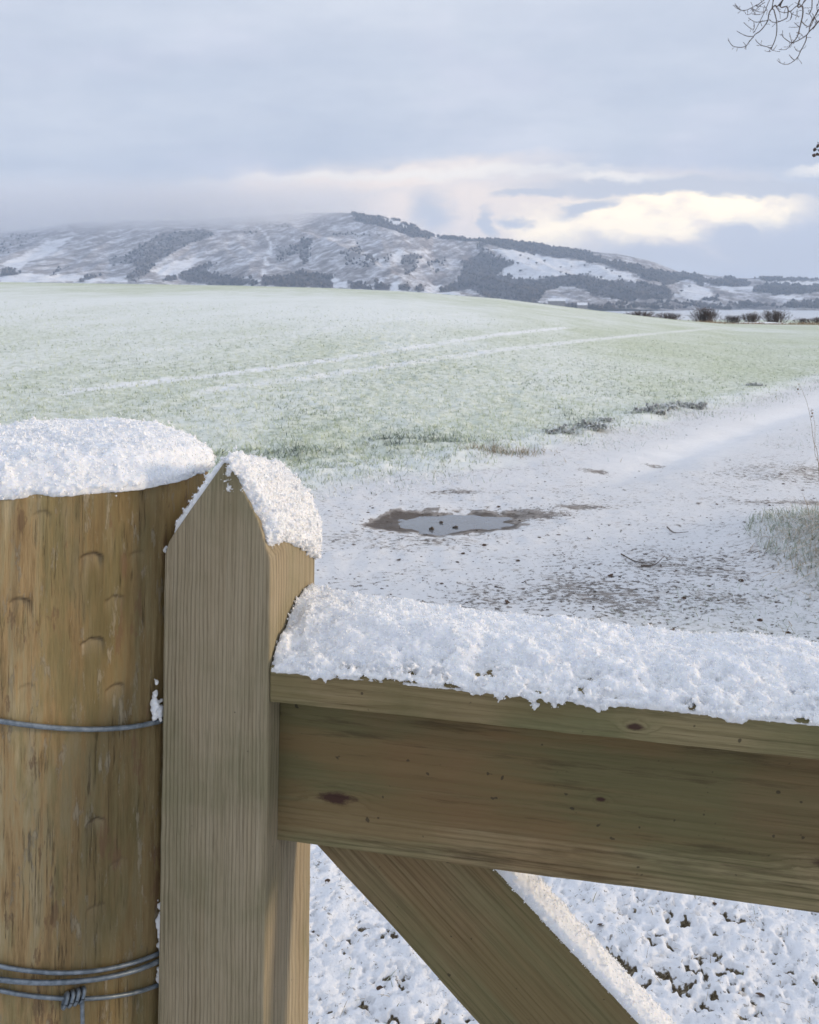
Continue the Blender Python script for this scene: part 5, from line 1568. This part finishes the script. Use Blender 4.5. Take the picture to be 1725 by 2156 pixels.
def bush(a, c, wv, hv_, Y, lab, seed, nst=150):
    r = np.random.default_rng(seed)
    x0 = (a - CX) / FV * Y; z0 = EYE - (c - HY) / FV * Y
    W = wv / FV * Y; H_ = hv_ / FV * Y
    zg = float(ground_z(x0, Y))
    e_ = empty('bush', Matrix.Translation((x0, Y, min(z0, zg + 0.3))), label=lab, cat='bush', group='bare bushes beyond the field')
    P1, P2 = [], []
    for i in range(nst):
        f = r.normal(0, 0.20); hgt2 = H_ * r.uniform(0.65, 1.05) * math.sqrt(max(0.12, 1 - (f / 0.62) ** 2))
        bxs = f * W * 0.7; bys = r.normal(0, W * 0.15)
        lean = np.array([f * W * 0.55 + r.normal(0, W * 0.07), r.normal(0, W * 0.1), hgt2])
        pts = np.array([(bxs, bys, -0.2), (bxs, bys, 0), np.array([bxs, bys, 0]) + lean * 0.5 + r.normal(0, 0.08, 3), np.array([bxs, bys, 0]) + lean])
        P1.append((pts, [0.035, 0.030, 0.022, 0.008]))
        for k in range(4):
            q = pts[2] + (pts[3] - pts[2]) * r.uniform(-0.5, 0.8)
            dv = np.array([r.normal(0, 0.22) * H_, r.normal(0, 0.2) * H_, r.uniform(0.05, 0.28) * H_])
            P2.append((np.array([q, q + dv * 0.5 + r.normal(0, 0.03, 3), q + dv]), [0.020, 0.016, 0.006]))
    v_, q_ = tube(P1, 3); obj('stem', mesh_np('stem', v_, quads=q_, smooth=False), BUSHM, e_, kind='stuff')
    v_, q_ = tube(P2, 3); obj('twig', mesh_np('twig', v_, quads=q_, smooth=False), BUSHM, e_, kind='stuff')


for i, (a, c, wv_, hv_, Y, lab, nst) in enumerate(((1350, 668, 62, 17, 138, 'low wide dark bush at the field crest, leftmost of the bush row', 190), (1410, 675, 46, 16, 140, 'ragged dark bush at the field crest, second from the left of the row', 150), (1484, 680, 44, 31, 150, 'tallest round bare bush standing clear in the row beyond the field', 240),
                                            (1545, 679, 42, 16, 152, 'low pale brown bush right of the tallest round bush', 130), (1584, 679, 38, 21, 152, 'middle sized bush behind the white bank, left of its neighbour', 150), (1632, 680, 46, 27, 154, 'broad brown bush behind the right end of the white bank', 200), (1692, 680, 34, 10, 156, 'low dark scrub right of the white bank', 90), (1722, 679, 34, 11, 157, 'low dark scrub at the right edge of the picture beyond the field', 90))):
    bush(a, c, wv_ * 1.3, hv_ * 1.05, Y, lab, 300 + i, int(nst * 0.62))

# reeds and a long snow covered bank
Yb = 136.0
xb0, xb1 = (1532 - CX) / FV * Yb, (1668 - CX) / FV * Yb
zb_ = EYE - (684 - HY) / FV * Yb
tb = np.linspace(0, 1, 60); ab = np.linspace(0, np.pi, 10)
TBg, ABg = np.meshgrid(tb, ab, indexing='ij')
hb2 = 0.50 * np.clip(np.sin(np.pi * np.clip(tb * 1.0, 0, 1)), 0.0, 1)[:, None] ** 0.35
bankv = np.stack([xb0 + (xb1 - xb0) * TBg, Yb - 0.9 * np.cos(ABg) * (0.3 + 0.7 * hb2 / 0.5), zb_ - 0.25 + hb2 * np.sin(ABg) * (1 + 0.1 * fbm(TBg * 14, ABg, octv=2, seed=240)) + 0.18], -1)
bankv = np.concatenate([bankv.reshape(-1, 3)])
SNOWFAR = mat_simple('far_snow', (0.86, 0.87, 0.90), (0.93, 0.93, 0.94), 2, 0.8, 0.2, 0.05)
obj('snow_bank', mesh_np('snow_bank', bankv, quads=grid_quads(60, 10)), SNOWFAR, label='long low bank of clean white snow beyond the field in front of the bushes', cat='snow')
k_ = 2600
rx = rng.uniform((1480 - CX) / FV * 130, (1800 - CX) / FV * 130, k_); ry = rng.uniform(126, 134, k_)
hgt3 = rng.uniform(0.25, 0.62, k_) * (0.55 + 0.45 * (fbm(rx * 0.25, ry * 0.25, octv=2, seed=241) > -0.1))
b3 = np.stack([rx, ry, ground_z(rx, ry) - 0.05], -1)
v_, f_, t_ = strips(b3, rand_dirs(k_, 1.1, 1.5), hgt3, rng.uniform(0.05, 0.10, k_), rng.random(k_) * 0.3, 2, rng.random(k_))
obj('reed', mesh_np('reed', v_, tris=f_, smooth=False), REEDM, kind='stuff')
k_ = 260
rx = rng.uniform((1240 - CX) / FV * 118, (1500 - CX) / FV * 118, k_); ry = 108 + rng.uniform(0, 8, k_)
b3 = np.stack([rx, ry, ground_z(rx, ry) - 0.05], -1)
v_, f_, t_ = strips(b3, rand_dirs(k_, 1.0, 1.5), rng.uniform(0.1, 0.35, k_), rng.uniform(0.05, 0.12, k_), rng.random(k_) * 0.4, 2, rng.random(k_))
obj('dead_grass', mesh_np('dead_grass', v_, tris=f_, smooth=False), REEDM, kind='stuff')

# ------------------------------------------------------------------ bare tree that reaches in at the top right
BARK = mat_simple('twig_bark_dark', (0.055, 0.040, 0.034), (0.13, 0.095, 0.078), 35, 0.85, 0.3, 0.001)
STR = [
    ([(860, 0), (800, 150), (740, 270), (690, 370), (660, 420)], 9, 6), ([(1030, 5), (930, 70), (860, 160), (840, 260), (800, 330), (740, 400), (680, 440), (640, 490), (590, 550), (560, 590), (500, 610), (430, 605), (385, 590), (345, 540), (330, 500)], 15, 7),
    ([(640, 470), (570, 465), (500, 435), (440, 400)], 10, 6), ([(560, 590), (555, 640)], 7, 5), ([(560, 590), (525, 545)], 7, 5),
    ([(910, 0), (920, 130), (950, 260), (955, 380), (945, 470), (915, 560), (880, 615), (820, 600), (760, 585), (710, 550), (682, 510)], 12, 7), ([(880, 615), (850, 665), (795, 650)], 7, 5), ([(880, 615), (900, 650), (930, 620), (955, 580)], 7, 5),
    ([(790, 0), (700, 60), (620, 105), (560, 130), (490, 130), (430, 100), (405, 70)], 9, 6), ([(490, 130), (440, 80), (415, 45)], 9, 6), ([(800, 30), (740, 70), (690, 120), (640, 140)], 7, 5), ([(620, 100), (660, 150), (690, 185), (750, 180), (800, 150)], 7, 5), ([(640, 110), (700, 145), (760, 155), (830, 130)], 7, 5), ([(540, 150), (570, 190), (620, 175), (650, 130)], 5, 4),
    ([(1030, 5), (1085, 85), (1100, 130), (1095, 200), (1080, 235), (1020, 265), (960, 285), (900, 285), (860, 250)], 16, 8), ([(830, 265), (760, 275), (690, 285), (640, 265), (590, 230)], 8, 6), ([(660, 290), (665, 350), (650, 380), (610, 360), (560, 320), (530, 290)], 8, 6),
    ([(1320, 10), (1250, 50), (1190, 95), (1150, 130), (1090, 160), (1010, 155), (970, 120), (950, 80)], 11, 6), ([(1250, 0), (1285, 80), (1290, 180), (1270, 280), (1250, 360), (1235, 420), (1210, 490), (1150, 550), (1090, 520), (1040, 480), (1015, 435)], 17, 7),
    ([(1150, 550), (1110, 610), (1060, 640), (980, 640)], 8, 5), ([(1560, 200), (1500, 270), (1430, 350), (1380, 400), (1340, 450), (1270, 500), (1190, 540), (1150, 555)], 16, 8), ([(1340, 450), (1330, 520), (1300, 590), (1260, 660), (1230, 730), (1180, 780), (1120, 820), (1060, 830), (1000, 810), (960, 775)], 11, 6),
    ([(1180, 775), (1140, 740), (1115, 705)], 8, 6), ([(1260, 660), (1210, 650), (1180, 600)], 8, 5), ([(1150, 550), (1135, 490), (1120, 425)], 8, 6), ([(1410, 0), (1400, 120), (1370, 180), (1330, 170)], 12, 7), ([(1560, 60), (1500, 120), (1440, 220), (1390, 310), (1370, 400)], 18, 10),
    ([(1250, 350), (1200, 310), (1180, 290)], 8, 6), ([(1250, 345), (1180, 352), (1110, 350)], 6, 4), ([(1310, 0), (1340, 100), (1390, 95)], 8, 5), ([(1280, 280), (1330, 330), (1390, 340), (1450, 230), (1560, 150)], 10, 6), ([(1390, 310), (1410, 240), (1380, 180), (1360, 130)], 8, 5), ([(1440, 220), (1470, 300), (1420, 380)], 10, 6), ([(1100, 130), (1150, 180), (1130, 250), (1075, 285)], 7, 4), ([(1150, 180), (1230, 210), (1260, 205)], 6, 4), ([(930, 70), (990, 160), (1000, 240)], 6, 4), ([(1500, 0), (1470, 60), (1480, 160)], 10, 6), ([(1220, 120), (1215, 180), (1240, 230)], 5, 4), ([(1210, 420), (1270, 440), (1300, 480)], 8, 5), ([(790, 70), (830, 130), (820, 190)], 6, 4),
]
TY = 5.2
LIMB = np.array([3.1, 5.3, 4.05])


def tw(zx, zy, dep):
    a, c = (2100 + zx / 4.313) * .70466, (zy / 4.313) * .70466
    return np.array([(a - CX) / FV * dep, dep, EYE - (c - HY) / FV * dep])


tree = empty('bare_tree', Matrix.Translation((5.6, 4.6, 0)), label='leafless tree reaching drooping twigs into the top right corner', cat='tree')
T0 = np.array([5.6, 4.6, 0.0])
tw_paths, feeders = [], []
for i, (pts, w0_, w1_) in enumerate(STR):
    d0 = TY + 0.35 * math.sin(i * 2.4)
    if i in (2, 3, 4): d0 = TY + 0.35 * math.sin(1 * 2.4)
    n_ = len(pts)
    P = np.array([tw(a, c, d0 + 0.05 * k) for k, (a, c) in enumerate(pts)])
    if pts[0][1] <= 10 or pts[0][0] > 1500:
        t_in = P[0] - P[1]; t_in /= np.linalg.norm(t_in)
        up = P[0] + t_in * 0.25 + np.array([0.10, 0.02, 0.06])
        hub = LIMB + np.array([-0.9 + 0.15 * (i % 5), 0, -0.25 + 0.07 * (i % 4)])
        P = np.concatenate([[hub], [hub * 0.45 + up * 0.55], P]); n_ += 2
    P = smooth_path(P, 4)
    wd = np.linspace(w0_, w1_, len(P)) / 4.313 * .70466 / FV * TY / 2 * 1.25
    tw_paths.append((P - T0, wd))
    # buds and short spurs along the twig
    for k in range(2, len(P) - 1, 3):
        if rng.random() < 0.6:
            e_ = P[k] + rng.normal(0, 1, 3) * np.array([0.018, 0.018, 0.018]) + np.array([-0.006, 0, 0.004])
            tw_paths.append((np.array([P[k], (P[k] + e_) / 2 + rng.normal(0, 0.002, 3), e_]) - T0, np.array([0.0012, 0.0011, 0.0016])))
v_, q_ = tube(tw_paths, 5)
obj('twig', mesh_np('twig', v_, quads=q_), BARK, tree, kind='stuff')
limbs = [(smooth_path(np.array([(0, 0, 2.6), (-0.9, 0.25, 3.6), (-1.9, 0.5, 4.1), (-2.6, 0.7, 4.05), (-3.4, 0.7, 3.85)]), 5), np.linspace(0.085, 0.012, 21)),
         (smooth_path(np.array([(0, 0, 3.2), (0.5, 0.6, 4.4), (0.9, 1.0, 5.6), (1.0, 1.4, 6.6)]), 5), np.linspace(0.09, 0.02, 16)),
         (smooth_path(np.array([(0, 0, 3.6), (-0.3, -0.5, 4.8), (-0.2, -1.1, 6.0)]), 5), np.linspace(0.07, 0.02, 11)),
         (smooth_path(np.array([(0, 0, 2.2), (-0.8, 0.35, 2.5), (-1.7, 0.75, 2.55), (-2.35, 0.9, 2.42)]), 5), np.linspace(0.045, 0.006, 16))]
v_, q_ = tube(limbs, 8)
obj('limb', mesh_np('limb', v_, quads=q_), BARK, tree)
v_, q_ = tube([(np.array([(0, 0, -0.2), (0.0, 0, 0.4), (0.02, 0.03, 1.6), (0, 0, 3.0), (0.05, 0.05, 4.5), (0.0, 0.1, 6.5)]), [0.24, 0.17, 0.15, 0.13, 0.08, 0.03])], 12)
obj('trunk', mesh_np('trunk', v_, quads=q_), BARK, tree)
# the lower sprig with dark seed cones at the right edge
sp_paths = []
for pts in ([(1620, 1880), (1560, 1900), (1490, 1930), (1440, 1925)], [(1560, 1960), (1500, 1985), (1430, 2000)], [(1560, 1900), (1500, 1870), (1485, 1830)], [(1540, 1965), (1490, 2010)], [(1700, 1850), (1620, 1880), (1560, 1960)]):
    P = np.array([tw(a, c, 5.5) for a, c in pts])
    sp_paths.append((smooth_path(P, 3) - T0, 0.0022))
far_tip = tw(1700, 1850, 5.5) - T0
sp_paths.append((smooth_path(np.array([limbs[3][0][-1], (limbs[3][0][-1] + far_tip) / 2 + (0, 0, 0.03), far_tip]), 4), 0.004))
v_, q_ = tube(sp_paths, 5)
sprig = obj('sprig', mesh_np('sprig', v_, quads=q_), BARK, tree, kind='stuff')
cen = np.array([tw(a, c, 5.5) for a, c in ((1440, 1928), (1490, 1890), (1480, 1990), (1432, 1998), (1520, 1935), (1560, 1990))]) - T0
v_, f_ = lumps(np.repeat(cen, 4, 0) + rng.normal(0, 0.004, (24, 3)), np.tile([0.011, 0.008, 0.006, 0.005], 6), jit=0.35)
obj('seed_cone', mesh_np('seed_cone', v_, tris=f_), BARK, sprig, kind='stuff')
